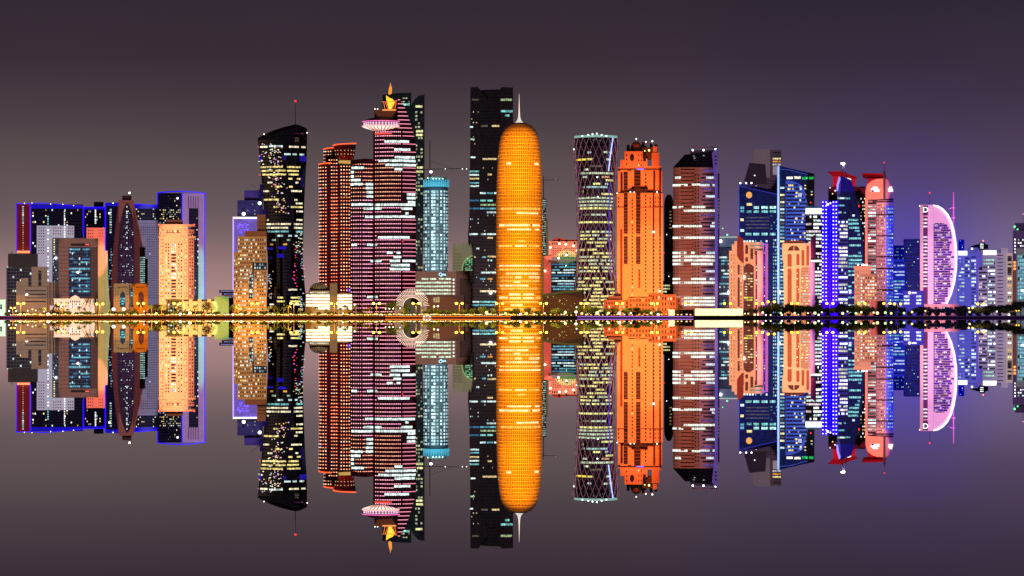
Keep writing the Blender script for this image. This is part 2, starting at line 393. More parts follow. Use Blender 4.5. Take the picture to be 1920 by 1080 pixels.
# ---- dark block with blue roof left of the sail tower
b = B('office_tower', 'dark glass block with blue roof band and single column of green white windows', 'building', 3060, 215)
S = b.prism('facade', [(197.5, 381), (236, 378.5), (236, 592), (207, 592), (203, 560), (201, 510), (197.5, 480)], 0, 28, glass('#1a1d2c', 1.8, 3.4, 1))
S = b.plane(0, 1, 0)
emit(b.o, 'window', gridw(S, 205.5, 209.5, 391, 438, 1, 10, 1, [COOL, CYAN, GRN], .8, .55, 7, None) + gridw(S, 203, 220, 465, 545, 8, 16, .25, [CYAN, COOL], .5, .45, 9, None))
b.box('roof_band', 198, 235, 380, 386.5, -.5, 20, m=led('#1a10e8', .6))
tubes(b, 'light_line', [(197.8, 381, -.6), (197.8, 478, -.6)], .8, BLUE); lampball(b, 'roof_lamp', 205, 400, 1.5, LAMPW, -2); lampball(b, 'roof_lamp', 212, 381, .8, LAMPW)
# ---- white perforated frame building
b = B('frame_building', 'pale upside down L shaped wall with rows of square dark windows', 'building', 3020, 103)
PW = wall('#cfc6cc', joint=2.4, jd=.9)
S = b.box('wall', 69, 139, 423, 446, 0, 20, m=PW); S2 = b.box('wall', 69, 98, 445.9, 592, 0.02, 20, m=PW)
emit(b.o, 'window', gridw(S, 71, 84, 425, 446, 3, 4, 0, [], .45, .4) + gridw(S, 98.5, 115.5, 425, 441, 4, 3, 0, [], .45, .4) + gridw(S, 126, 138, 425, 441, 3, 3, 0, [], .45, .4)
     + gridw(S2, 71, 84, 446, 478, 3, 6, 0, [], .45, .4) + gridw(S, 120, 122.5, 423, 446, 1, 5, 1, [WHITE], .8, .5, 1, None) + gridw(S, 88.5, 92.5, 423, 446, 1, 4, 1, [CYAN, WHITE], .7, .5, 1, None)
     + gridw(S2, 88.5, 92, 446, 528, 1, 15, .8, [WHITE, COOL], .6, .4, 1))
S = b.box('glass_recess', 98, 183, 445.8, 592, 3, 19, m=glass('#2a2c26', 2, 3.5, .8))
emit(b.o, 'window', gridw(S, 100.5, 103, 443, 478, 1, 8, 1, [WARM], .9, .5, 1, None)+gridw(S, 98.5, 109, 483, 530, 4, 9, .3, [COOL, CYAN], .5, .5, 3, None))
flood(105, 3020, 420, 535, 90, '#f0ecff', 1.5, 90, 70)
# ---- salmon frame
b = B('frame_building', 'salmon to yellow lit wall with square windows beside the brown frame office', 'building', 3020, 180)
SW = wall('#d8b8a8', joint=2.4, jd=.9)
S = b.box('wall', 162, 197, 427, 447, 0, 20, m=SW); b.box('wall', 183, 196.8, 446.9, 592, .02, 20, m=SW)
emit(b.o, 'window', gridw(S, 164, 176, 429, 447, 3, 3, 0, [], .4, .4)+gridw(S, 184, 194, 429, 445, 3, 3, 0, [], .4, .4))
b.prism('grey_fin', [(197, 470), (202, 470), (202.5, 520), (205, 560), (211, 592), (197, 592)], .5, 18, wall('#c0c4d0', joint=2.4, jd=.9))
flood(181, 3020, 424, 500, 40, '#ff8474', 2.9, 80, 80); flood(190, 3020, 480, 592, 30, '#f4e490', 1.7, 90, 50)
# ---- brown frame office
b = B('office_building', 'brown framed office with tall blue lit glass front', 'building', 2860, 146)
BR = wall('#8c6c66', joint=4.3, jd=.45)
b.box('frame', 110, 184, 447, 463.5, 0, 26, m=wall('#8c6c66', joint=2.2, jd=.6)); b.box('frame', 110, 129, 463.4, 592, .02, 26, m=BR); b.box('frame', 170, 183.9, 463.4, 592, .02, 26, m=wall('#5c4644', joint=4.3, jd=.6))
S = b.box('glass_front', 128.8, 170.2, 463, 592, 2, 25, m=glass('#0e2238', 2.2, 4, .8))
CB, CB2 = lit('#7fd8ee', .75), lit('#4aa0d8', .55)
emit(b.o, 'window', runs(S, 129.5, 169.5, 464, 552, 6.1, 4, .55, [CB, CB2, CB2], .5, 12, rowvar=.5) + strips(S, [(130, 150, 467.5), (155, 168, 467.5), (129, 168, 504)], 3, CB)
     + gridw(S, 129, 169, 470, 550, 3, 8, .45, [COOL], .18, .4, 4, None))
S = b.box('sign_slot', 133, 168, 456.5, 461, -.3, 3, m=wall('#1a1214', joint=0)); b.box('sign', 160, 167, 457.4, 459.6, -.8, -.3, m=led('#ff4048', 1.3))
flood(146, 2860, 446, 560, 76, '#ffd8cc', 1.5, 70, 50)
# ---- sail tower
b = B('sail_tower', 'stone tower with curved sides and tall pointed glass arch, lamp on top', 'building', 2960, 238)
ST = wall('#6e4a4c')
pts = [(222, 379), (250, 379), (255, 405), (262, 432), (267, 465), (270, 505), (271, 592), (206, 592), (208, 540), (212, 470), (217, 420)]
b.prism('wall', pts, 2, 26, ST)
b.prism('stone_crown', [(222.5, 375), (250, 375), (250, 412), (247, 398), (243, 386), (238.5, 380), (234, 386), (229, 400), (225, 415), (222.5, 420)], .5, 14, wall('#a08078'))
S = b.prism('glass_arch', [(238.5, 381), (243, 388), (247, 400), (250, 430), (252, 470), (252, 592), (220, 592), (221, 470), (225, 430), (230, 400), (234, 388)], 1, 10, glass('#2a2436', 1.6, 3.2, 1.2))
S = b.plane(0, 1, 1)
emit(b.o, 'window', gridw(S, 226, 250, 386, 545, 9, 40, .2, [lit('#c8c0d8', .5), WHITE, COOL], .4, .35, 19, None, skip=lambda i, j: j < 10 and abs(i-4) > j*.35+1) + gridw(S, 236.5, 239, 383, 470, 1, 9, 1, [COOL], .9, .3, 2, None))
q = MB(); q.path([(b.X(x), -.2, b.Z(y)) for x, y in ((250, 380), (255, 405), (262, 432), (267, 465), (270, 505), (271, 590))], .7, wall('#b08078')); q.build('edge_rib', b.o)
b.box('roof_room', 229, 246.5, 366.5, 376, 3, 18, m=wall('#443036')); q = MB(); q.tube((b.X(243), 4, b.Z(367)), (b.X(243), 4, b.Z(362)), .3, .3, metal()); q.build('lamp_post', b.o)
lampball(b, 'roof_lamp', 243, 361.5, 1.4, led('#fff0c0', 8), 4)
flood(238, 2960, 376, 592, 60, '#ffb0b0', 1.1)
# ---- striped slab
b = B('slab_block', 'narrow slab with green white stripes right of the sail tower', 'building', 2920, 268)
S = b.box('wall', 262, 272, 465, m=wall('#5a4a50', joint=0)); emit(b.o, 'window', strips(S, [(262.5, 271.5, y) for y in frange(483, 534, 4.2)], 2, lit('#bff0e0', .7)))
b.box('side_wing', 271.8, 277, 485, m=wall('#38262e')); b.box('roof', 261.5, 272.5, 463.6, 465, -.5, 27, m=wall('#806058', joint=0))
# ---- perforated grey wall block w blue roof
b = B('apartment_tower', 'grey wall pierced by small windows under a dark blue lit top storey', 'building', 3050, 275)
b.box('glass_top', 251, 296.5, 383.5, 414, 1, 24, m=glass('#191722', 1.8, 3.4, 1)); S = b.plane(0, 1, 1)
w1 = gridw(S, 254, 293, 390, 412, 11, 5, .2, [WARM, COOL], .5, .45, 21, None)
b.box('cornice', 256, 296.6, 413, 417, -.3, 26, m=wall('#b8b0c0', joint=0)); b.box('cornice', 257, 296.7, 420, 422.5, -.3, 26, m=wall('#b8b0c0', joint=0))
S = b.box('wall', 257, 296.5, 414, m=wall('#a8a0ae', joint=2.4, jd=.9))
emit(b.o, 'window', w1+gridw(S, 263, 295, 424, 560, 8, 30, .03, [COOL], .4, .35, 4, skip=lambda i, j: 3 < j < 8 and i < 3))
q = MB(); q.path([(b.X(x), -.6, b.Z(y)) for x, y in ((251, 383), (275, 384), (295, 386))], 1.0, BLUE); q.build('light_line', b.o); b.box('roof_band', 252, 295, 385, 391, .2, 20, m=led('#1a10e8', .5))
flood(275, 3050, 414, 592, 44, '#e0d8ff', 1.1, 100, 60)
# ---- tall blue outlined tower with stone right half
b = B('office_tower', 'tall slab outlined in blue light, glass left half and pale stone right half', 'building', 3060, 340)
S = b.box('glass_half', 295.5, 341.5, 362, m=glass('#1c1a2a', 1.8, 3.4, 1))
w1 = gridw(S, 299, 339, 392, 420, 13, 7, .5, [WARM, WARM2, COOL], .5, .45, 31, None)+gridw(S, 299, 339, 366, 392, 13, 6, .07, [DIM, WARM], .5, .45, 3, None)
PK = wall('#d0bcc8', joint=2.2, jd=.85)
b.box('stone_half', 341.5, 384, 362.5, 592, .3, 26, m=PK)
S = b.box('glass_slot', 354, 372, 391, 592, -.2, 3, m=glass('#1a161c', 1.8, 3.4, .8))
w1 += gridw(S, 355, 371, 394, 585, 5, 44, .07, [WARM, COOL], .5, .45, 33, None)+gridw(S, 370.5, 372, 420, 500, 1, 7, .9, [WHITE], .9, .25, 2, None)
w1 += [patch(b.plane(0, 1, .3), x, x+1.1, 368, 391, DW) for x in (353, 357.5, 362, 366.5, 371)]
emit(b.o, 'window', w1)
q = MB(); q.path([(b.X(x), -.9, b.Z(y)) for x, y in ((295.5, 590), (295.5, 362), (318, 359.5), (341, 358.5), (362, 360), (384, 362), (384, 460))], .85, BLUE)
q.path([(b.X(341.5), -.9, b.Z(y)) for y in (360, 418)], .8, BLUE)
for y in frange(462, 560, 4.2): q.tube((b.X(383.6), -.9, b.Z(y)), (b.X(383.6), -.9, b.Z(y+2.4)), .8, .8, BLUE)
q.build('light_line', b.o); lampball(b, 'roof_lamp', 333, 372, 1.5, led('#e8f0ff', 4), -1.5)
flood(363, 3060, 360, 592, 44, '#e8c0ff', 1.4); flood(376, 3060, 500, 592, 20, '#60ffc0', 2.0, 60, 6)
# ---- salmon masonry tower
b = B('apartment_tower', 'salmon lit masonry tower with flared cornice and pairs of small windows', 'building', 2880, 331)
SM = wall('#d4ac98', joint=2.2, jd=.85)
S = b.box('wall', 298, 352, 424, d0=0, d1=22, m=SM); q = MB(); q.column([(b.X(352), .1), (b.X(364), 9), (b.X(364), 24), (b.X(352), 24)], -.3, b.Z(430), wall('#d8a8a0', joint=2.2, jd=.85)); q.build('chamfer_wall', b.o)
S2 = b.plane(352, 364, .1, 9)
b.box('cornice', 296, 366, 420.5, 424.4, -1.6, 25, m=SM); b.box('cornice', 297, 367, 443, 445.5, -.9, 14, m=SM, label='second cornice band below the roof'); b.box('roof_room', 312, 343, 412, 421, 3, 18, m=wall('#4a3838'))
b.box('balcony', 312, 339, 437, 444, -1.2, 2, m=SM); b.box('pilaster', 306.5, 308.5, 446, 592, -.4, 2, m=SM); b.box('pilaster', 343.5, 345.5, 446, 592, -.4, 2, m=SM)
SLIT = [WARM, lit('#fff0c8', 1.7), WARM2]
w1 = gridw(S, 311, 341, 430, 437, 6, 1, .7, SLIT, .6, .6, 3) + gridw(S, 300, 307, 428, 565, 2, 22, .35, SLIT, .45, .4, 4) + gridw(S, 309, 318.5, 455, 565, 2, 18, .4, SLIT, .5, .45, 5) + gridw(S, 333, 342.5, 455, 565, 2, 18, .4, SLIT, .5, .45, 6)
w1 += gridw(S, 345.5, 351.5, 428, 565, 2, 22, .3, SLIT, .45, .4, 7) + gridw(S, 320, 331, 457, 565, 1, 18, .35, SLIT+[COOL], .8, .6, 8) + gridw(S2, 354, 363, 432, 565, 2, 21, .15, SLIT, .35, .4, 9)
emit(b.o, 'window', w1)
for x in (298, 331, 364): lampball(b, 'corner_lamp', x, 421, .9, led('#ff6060', 3), -2)
flood(331, 2880, 420, 592, 74, '#ffa884', 4.2, 90, 55); flood(325, 2880, 440, 592, 60, '#ffd080', 2.6, 70, 30)
# ---- gate building
b = B('gate_building', 'sandstone gate building with two pointed blue lit arches', 'building', 2780, 244)
SS = wall('#b89878', joint=1.6)
arch = lambda cx, w, top, bot: [(cx-w, bot), (cx-w, top+9), (cx-w*.7, top+4.5), (cx, top), (cx+w*.7, top+4.5), (cx+w, top+9), (cx+w, bot)]
b.box('wall', 213, 242, 534, d0=.4, d1=22, m=SS); b.box('wall', 243.5, 277, 534, d0=.6, d1=22, m=wall('#a87c50', joint=1.6)); b.box('glass_link', 241.5, 244, 540, d0=3, d1=20, m=glass('#103048', 1, 3))
b.box('parapet', 211.5, 242.5, 531.5, 534.5, -.6, 23, m=SS); b.box('parapet', 243, 278.5, 531.5, 534.5, -.5, 23, m=SS)
for cx, nm in ((230, 'arch_glass'), (247, 'arch_glass'), (264.5, 'arch_glass')):
    b.prism(nm, arch(cx, 5 if cx != 247 else 3, 546 if cx != 247 else 538, 576), -.1, 2, glass('#123a52', 1.2, 2.4, .8) if cx < 250 else glass('#4a3020', 1.2, 2.4, .8))
S = b.plane(0, 1, -.1)
emit(b.o, 'window', strips(S, [(226, 234, 560), (226, 234, 565), (227.5, 232.5, 570), (244.5, 249.5, 549, CYAN), (244.8, 249.2, 554, CYAN)], 2.6, lit('#60e0f0', 1.3)) + [patch(b.plane(0, 1, .4), x, x+1.2, y, y+1.6, DW) for x in (216, 221, 238) for y in (540, 546, 552, 558, 564)] + strips(b.plane(0, 1, .4), [(220, 239, 538.5)], 1, DW)+strips(b.plane(0, 1, .6), [(255, 271, 538.5)], 1, DW))
flood(230, 2780, 531, 592, 36, '#ffe8c0', 1.3, 60, 6); flood(263, 2780, 545, 592, 32, '#ffa020', 3.2, 45, 4)
# ---- ornate low hall
b = B('low_hall', 'low white ornate hall brightly lit below the brown frame office', 'building', 2770, 140)
WH = wall('#d8d0c8', joint=1.5)
b.box('wall', 101, 182, 561, d0=.5, d1=18, m=WH); b.prism('gable', [(131, 561), (134, 557), (141, 553), (148, 557), (151, 561)], 0, 8, WH); b.box('wing_wall', 94, 102, 573, d0=0, d1=16, m=WH); b.box('parapet', 100, 183, 559.8, 561.4, -.1, 19, m=WH)
S = b.plane(0, 1, .5)
emit(b.o, 'window', gridw(S, 104, 130, 565, 577, 6, 2, .4, [lit('#ff80d0', 1.2), WHITE], .5, .5, 4)+gridw(S, 131, 151, 563, 578, 6, 3, .5, [COOL, WHITE], .55, .55, 5)+gridw(S, 160, 181, 562, 568, 8, 1, .1, [COOL], .5, .8, 6))
flood(140, 2770, 556, 592, 84, '#fff0e8', 2.4, 40, 6)
# ---- cream wall with green lit end
b = B('low_hall', 'long low cream hall, its right end lit green', 'building', 2760, 385)
CR = wall('#d8c090', joint=1.5)
b.box('wall', 342, 402, 565, d0=0, d1=20, m=CR); b.box('parapet', 344, 402, 561.5, 565.2, .5, 21, m=wall('#3c2a20', joint=0))
for x in (357, 374, 392): b.box('pier', x-3, x+4, 561, 592, -.8, 4, m=CR)
b.box('end_wall', 402, 429, 556, 592, -.5, 20, m=wall('#b8c8a0', joint=1.5)); b.box('stair_block', 312, 342, 561, 592, 1, 20, m=wall('#8c7c60', joint=1.8)); b.box('wall', 278, 312, 571, 592, 1, 16, m=CR)
S = b.plane(0, 1, 0); emit(b.o, 'window', gridw(S, 345, 400, 568, 585, 10, 2, .3, [WARM, AMB], .35, .4, 4)+gridw(b.plane(0, 1, 1), 314, 341, 563, 585, 6, 4, .5, [WARM, WHITE], .5, .5, 5))
flood(372, 2760, 560, 592, 60, '#ffe8b0', 3.0, 40, 8); flood(415, 2760, 553, 592, 30, '#c8f098', 1.6, 35, 8); flood(325, 2760, 560, 592, 40, '#ffd070', 2.4, 40, 3)
# ---- far low offices behind the green wall
b = B('low_office', 'small lilac terraced block behind the green lit wall', 'building', 2950, 424)
for i, y in enumerate((544, 549, 555)):
    S = b.box('terrace', 411+i*5, 440, y, y+5 if i < 2 else 592, i*-2.0, 20, m=wall('#6a5080')); emit(b.o, 'window', [patch(S, 414+i*6, 438, y+1.2, y+3.2, lit('#a8a0e0', .6))])
# ---- purple lit building
b = B('office_tower', 'lilac lit stepped office block with two big white roof lamps', 'building', 3060, 465)
S = b.box('rear_block', 458, 493, 356, d0=10, d1=30, m=wall('#4e4066')); S = b.box('upper_block', 445, 489, 375, d0=6, d1=28, m=wall('#322c48')); S = b.plane(0, 1, 6)
emit(b.o, 'window', gridw(S, 450, 484, 380, 403, 8, 4, .15, [COOL], .3, .35, 3, None)+gridw(S, 476, 479.5, 378, 403, 1, 6, .2, [COOL], .5, .5, 3))
S = b.box('wall', 437, 487, 408, d0=0, d1=26, m=wall('#a496c0', joint=3.3)); emit(b.o, 'window', gridw(S, 482.5, 486, 412, 432, 1, 5, .8, [WHITE], .6, .6, 3))
b.box('light_band', 436.6, 482, 406.8, 410, -.5, 3, m=led('#f0e0ff', 1.8)); tubes(b, 'light_line', [(437.2, 590, -.5), (437.2, 409, -.5)], .9, led('#c8b0ff', 1.2))
q = MB(); rr = random.Random(4)
for i in range(46):
    x, y = rr.uniform(444, 465), rr.uniform(419, 437); q.tube((b.X(x), -.7, b.Z(y)), (b.X(x+rr.uniform(1, 3)), -.7, b.Z(y+rr.uniform(-2, 2))), .35, .3, led('#8060ff', 1.6))
q.build('mesh_screen', b.o)
for x, y, r_ in ((457, 401, 2.6), (487, 381, 2.6)): lampball(b, 'roof_lamp', x, y, r_, led('#f4f8ff', 5), -1)
tubes(b, 'crane_jib', [(470, 344, 12), (478, 350, 12), (490, 358, 12)], .3, metal('#706878'))
flood(462, 3060, 404, 592, 54, '#b8a0ff', 1.9); flood(470, 3060, 355, 405, 50, '#9080ff', .9, 60, 90)
# ---- tan hotel
b = B('hotel', 'tan stepped hotel with a grid of small lit windows', 'hotel', 2860, 470)
TN = wall('#aa8a66', joint=2.6, jd=.9)
b.box('wall', 482, 498, 402, 592, 3, 24, m=wall('#7a5848')); S = b.box('wall', 445, 500, 443, 592, 0, 26, m=TN); b.box('upper_wall', 459, 499.8, 433, 443.5, .6, 24, m=wall('#7a5040')); S3 = b.box('wall', 438, 446, 472.5, 592, .4, 26, m=TN)
S4 = b.prism('glass_corner', [(473, 492), (500.5, 492), (500.5, 506), (476, 506), (474, 560), (467, 560), (467, 520), (473, 520)], -.1, 2, glass('#0c1820', 1.6, 3, .8)); S4 = b.plane(0, 1, -.1)
HL = [WARM, lit('#fff4d8', 1.7), lit('#bfe8e0', 1.0)]
w1 = gridw(S, 446, 473, 446, 590, 7, 20, .55, HL, .5, .42, 41, skip=lambda i, j: False)+gridw(S, 477, 499, 508, 590, 5, 12, .6, HL, .5, .42, 42)+gridw(S, 474, 499, 446, 491, 6, 6, .15, HL, .5, .5, 43)+gridw(S3, 438.5, 445.5, 478, 590, 2, 16, .45, HL, .5, .42, 44)
w1 += gridw(S4, 476, 499, 493, 505, 5, 2, .5, [COOL, CYAN], .5, .6, 4, None)+gridw(S4, 468, 475, 508, 558, 2, 8, .5, [COOL, CYAN], .6, .6, 4, None)+gridw(b.plane(0, 1, 3), 484, 497, 414, 432, 4, 3, .05, HL, .5, .5, 4)
emit(b.o, 'window', w1); flood(470, 2860, 396, 592, 70, '#ffcc98', 2.0, 100, 30); flood(470, 2860, 540, 592, 64, '#ffb020', 2.0, 45, 12)
# ---- dark twisted tower
b = B('twisted_tower', 'black glass tower with slanted roof, narrow waist and scattered yellow lights', 'skyscraper', 2960, 530)
prof = [(237, 483, 576), (262, 483, 576), (300, 487, 575), (350, 491.5, 572), (400, 495.5, 570), (450, 499.5, 568.5), (490, 502, 568), (530, 502, 571), (560, 500, 574), (592, 499, 577)]
def lerp(tab, y, k):
    if y <= tab[0][0]: return tab[0][k]
    for a, c in zip(tab, tab[1:]):
        if y <= c[0]: t = (y-a[0])/(c[0]-a[0]); return a[k]+(c[k]-a[k])*t
    return tab[-1][k]
def twS(u, py):                      # u in photo px along the front, slightly bowed; beyond it the side and back
    l, r_ = lerp(prof, py, 1), lerp(prof, py, 2); t = (u-l)/(r_-l)
    return Vector((b.X(u), 9*(2*t-1)**2, b.Z(py)))
q = MB(); rings = []
ys = [p for p in range(262, 592, 10)]+[592]
for py in ys:
    l, r_ = lerp(prof, py, 1), lerp(prof, py, 2); ring = [twS(l+(r_-l)*i/12, py) for i in range(13)]+[Vector((b.X(r_-3), 30, b.Z(py))), Vector((b.X((l+r_)/2), 37, b.Z(py))), Vector((b.X(l+3), 30, b.Z(py)))]
    rings.append(ring)
topring = [Vector((p.x, p.y, b.Z(262-25*min(1, i/9.6)**.8+(6*(i-9.6)/2.4 if i > 9.6 else 0)) if i < 13 else b.Z((243, 247, 258)[i-13]))) for i, p in enumerate(rings[0])]
q.loft([topring]+rings[0:1]+rings[1:], glass('#0b0c14', 1.7, 3.7, 1.2)); q.build('facade', b.o)
q = MB(); lo = [Vector((p.x, p.y, p.z)) for p in topring]
q.loft([[Vector((p.x, p.y-.4 if p.y < 20 else p.y, p.z+(0.2))) for p in topring], [Vector((p.x*1.0, p.y, p.z+2.0+1.5*sin(pi*min(1, i/12)))) for i, p in enumerate(topring)]], wall('#17121a', joint=0)); q.build('roof_rim', b.o)
w1 = []
Y1, Y2 = lit('#ffe890', 1.3), lit('#fff0c8', 1.3)
for py, segs, mm in [(275, [(488, 502), (542, 560), (565, 573)], Y2), (274, [(505, 530)], COOL), (289, [(533, 545), (549, 556), (562, 570)], COOL), (313, [(489, 509), (511, 530), (538, 563)], Y1), (320, [(490, 512), (516, 536), (538, 560)], Y1), (327, [(492, 536), (541, 560)], Y1), (335, [(541, 548), (557, 563)], Y1),
    (342, [(502, 511), (554, 559)], Y2), (350, [(516, 524), (542, 549)], Y1), (358, [(494, 505), (546, 566)], Y2), (374, [(495, 512), (513, 523)], Y1), (374.5, [(552, 558)], Y2), (381, [(555, 567)], Y2), (388, [(513, 521), (545, 556), (557, 567)], Y1), (396, [(556, 568)], Y2), (412, [(500, 504), (556, 567)], Y2), (420, [(500, 524), (526, 545), (551, 567)], Y2), (427, [(500, 524), (525, 540), (551, 567)], Y2),
    (434, [(502, 524), (526, 541), (555, 567)], CYAN), (442, [(520, 531), (541, 547), (553, 558)], COOL), (450, [(510, 517), (538, 544)], GRN), (458, [(507, 512), (531, 538)], AMB), (543, [(541, 557)], Y2), (558, [(520, 531), (545, 562)], Y1), (565, [(519, 534), (544, 563)], Y1), (571, [(505, 514), (552, 566)], Y2)]:
    w1 += strips(twS, [(a, c, py, mm) for a, c in segs], 3.2, mm, 6)
rr = random.Random(11); GL = [led('#ffe8a0', 1.5), led('#ffc878', 1.2), led('#d8ffe8', 1.1), led('#ffa8c8', .9), led('#f0d0ff', 1.0)]
def scat(cxf, wdt, y0, y1, n, mats):
    o = []
    for i in range(n):
        py = rr.uniform(y0, y1); x = cxf(py)+rr.gauss(0, wdt); s_ = rr.uniform(.5, 1.3)
        o.append(patch(twS, x-s_, x+s_, py-s_*.9, py+s_*.7, rr.choice(mats), .3))
    return o
w1 += scat(lambda y: 512+(y-270)*.14, 7, 268, 400, 130, GL)+scat(lambda y: 492+(y-270)*.05, 3, 268, 330, 16, GL)+scat(lambda y: 560, 5, 435, 475, 28, [led('#bff0f0', 1.1), led('#ffd8a0', 1)])+scat(lambda y: 566, 3, 465, 585, 34, [led('#90e8e0', .8), led('#f0d8ff', .8)])+scat(lambda y: 553, 2.4, 466, 545, 14, [led('#ff40a8', 1.5), led('#ff3050', 1.5)])+scat(lambda y: 506, 2, 500, 590, 26, [led('#ffe0a0', .9), led('#c0d8ff', .9)])
w1 += [patch(twS, a, c_, y, y+y2, m_, .15, 3) for a, c_, y, y2, m_ in ((502, 512, 464, 4, led('#1c10a0', .9)), (522, 536, 462, 5, led('#2414c0', .9)), (520, 532, 476, 7, led('#1c10b0', .8)), (502, 511, 480, 6, led('#140c60', .5)), (486, 490, 292, 12, led('#2414b0', .9)), (530, 537, 292, 8, led('#1c1880', .5)), (562, 574, 292, 10, led('#1c10a0', .8)), (487, 492, 345, 30, led('#140c60', .5)), (563, 569, 330, 20, led('#140c60', .5)), (492, 500, 392, 16, led('#140c60', .5)))]  # blue tints of the glass put in as dim glowing patches
emit(b.o, 'window', w1)
q = MB(); q.tube((b.X(554), 18, b.Z(245)), (b.X(554), 18, b.Z(188)), .5, .2, metal('#3a2a30')); q.tube((b.X(550), 18, b.Z(243)), (b.X(550), 18, b.Z(231)), .4, .3, metal('#3a2a30')); o = q.build('antenna', b.o)
q = MB(); q.ball((b.X(554), 18, b.Z(187)), 1.2, LAMPR); q.build('beacon', o)
for x, y, m_ in ((495, 251.5, LAMPW), (576, 248.5, LAMPW), (487, 328, LAMPR)): lampball(b, 'roof_lamp', x, y, .9, m_, 2)
# ---- white strip office with dome
b = B('office_building', 'low white office with glowing floor strips, glass dome and grey pier', 'building', 2820, 617)
W2 = wall('#b0a494', joint=0)
S = b.box('wall', 572, 619, 550, d0=0, m=W2); S2 = b.box('wall', 632, 661, 550, d0=.3, m=W2); b.box('pier', 618.5, 632.5, 531, 592, -2, 20, m=wall('#9c8878', joint=2.5)); b.box('drum', 579, 618, 545, 551, 2, 20, m=W2)
LS = lit('#fff4c8', 2.0, 2, .7, 1.2, .06)
emit(b.o, 'window', strips(S, [(574, 618, y) for y in (554.5, 560.5, 566.5, 572.5)]+[(593, 618, 578)], 4, LS)+strips(S2, [(633, 660, y) for y in (554.5, 560.5, 566.5, 572.5, 578)], 4, LS)+strips(b.plane(0, 1, 2), [(581, 616, 548.5)], 2.4, lit('#e8e0c0', 1)))
D = b.cyl(598, lambda p: 18*max(.05, 1-((545-p)/16)**2)**.5, 1, 20); b.lathe('glass_dome', D, [530, 531.5, 533, 536, 540, 545], glass('#8c8478', 1.5, 1.6, .5), 24)
D = b.cyl(598, lambda p: 18.4*max(.05, 1-((545-p)/16)**2)**.5, 1, 20); q = MB()
for u in range(-80, 81, 20): q.path([D(u, p) for p in (545, 540, 536, 533, 531.5)], .25, wall('#c8c0b0', joint=0))
q.build('dome_ribs', b.o); flood(617, 2820, 530, 592, 60, '#ffd8a0', 1.3, 80, 8)
# ---- red dotted tower with three lobes
b = B('dotted_tower', 'red dotted triple lobed tower with flared glass crown on its right', 'skyscraper', 3000, 630)
DK = glass('#3a1014', 1.6, 3.6, .8, .04)
wob = lambda p: 1.0+.06*((p-430)/130)**2
LA = b.cyl(613, lambda p: 14.5*wob(p), 1, 9); LB = b.cyl(628, lambda p: 17*wob(p), .9, 9.5); LC = b.cyl(645, lambda p: (16*wob(p) if p > 303 else 16+(303-p)*.28), 1, 9)
ys = frange(307, 592, 12)+[592]
b.lathe('lobe', LA, ys, DK, 28); b.lathe('lobe', b.cyl(620, 13, .9, 16), [277.5, 290, 305, 330], DK, 24); b.lathe('lobe', LB, [290]+ys, DK, 28); b.lathe('lobe', LC, [307]+ys[1:], DK, 28)
b.lathe('glass_crown', b.cyl(646, lambda p: 17+(304-p)*.14, 1, 9), [271, 285, 300.5], glass('#5a2c28', 1.6, 3.2, 1), 28)
b.lathe('crown_ring', b.cyl(645.5, lambda p: 17.6, 1, 9), [300.8, 306], led('#d8b060', .75), 28)
RD = [led('#ffa880', 2.3), led('#ff8c64', 2.0), led('#ffd4b0', 2.3)]
def dotgrid(b, S, us, pys, rr, w=1.05, hh=.9, mats=RD, p=1, off=.35):
    o = []
    for py in pys:
        for u in us:
            if rr.random() > p: continue
            c = S(u, py); m_ = rr.choice(mats); q = MB(); q.box(c.x-w*b.sx, c.x+w*b.sx, c.y-off, c.y+.1, c.z-hh*b.sz, c.z+hh*b.sz, m_); o.append((q, w*(1+.01*rr.random())))
    return o
rr = random.Random(5); w1 = []
w1 += dotgrid(b, LA, [-75, -50, -28, -8], frange(314, 590, 6.45), rr)+dotgrid(b, LB, [-35, -20, -5, 10], frange(300, 590, 6.45), rr, 1.2, .6)+dotgrid(b, LC, [-18, 0, 18, 38, 62, 80], frange(312, 590, 6.45), rr)
w1 += dotgrid(b, b.cyl(620, 13, .9, 16), [-70, -45, -20, 0], frange(283, 305, 6.45), rr)+dotgrid(b, b.cyl(646, lambda p: 17+(304-p)*.14, 1, 9), [-60, -40, -20, 0, 20, 40, 60], [282, 289], rr, .8, .6, [led('#ffd8a0', 1)])
w1 += dotgrid(b, LB, [-30, -16, -2, 12], [y+.1 for y in frange(370, 440, 6.45)], rr, 3, .5, [led('#ff6030', 1)])
w1 += [patch(LA, a, a+14, y, y+3, led(h, s_), .3, 2) for a, y, h, s_ in ((-60, 355, '#5020a0', 1), (-20, 348, '#106040', .8), (-20, 366, '#0c5040', .8))]+[patch(LC, -10, 12, 348, 351, led('#106040', .8), .3, 2), patch(LC, 0, 20, 365, 368, led('#106040', .8), .3, 2), patch(LC, 20, 70, 541, 547, led('#2030c0', 1), .3, 3)]
emit(b.o, 'facade_light', w1)
RL = led('#ff5a30', 1.7)
for S_, y, us in ((b.cyl(620, 13, .9, 16), 276.5, range(-90, 40, 12)), (b.cyl(646, 21.3, 1, 9), 270, range(-90, 91, 12)), (LA, 306, range(-90, 50, 12))):
    q = MB(); q.path([S_(u, y-(u*.025)) for u in us], .8, RL); q.build('light_ring', b.o)
flood(630, 3000, 272, 592, 80, '#ff5c44', 1.9)
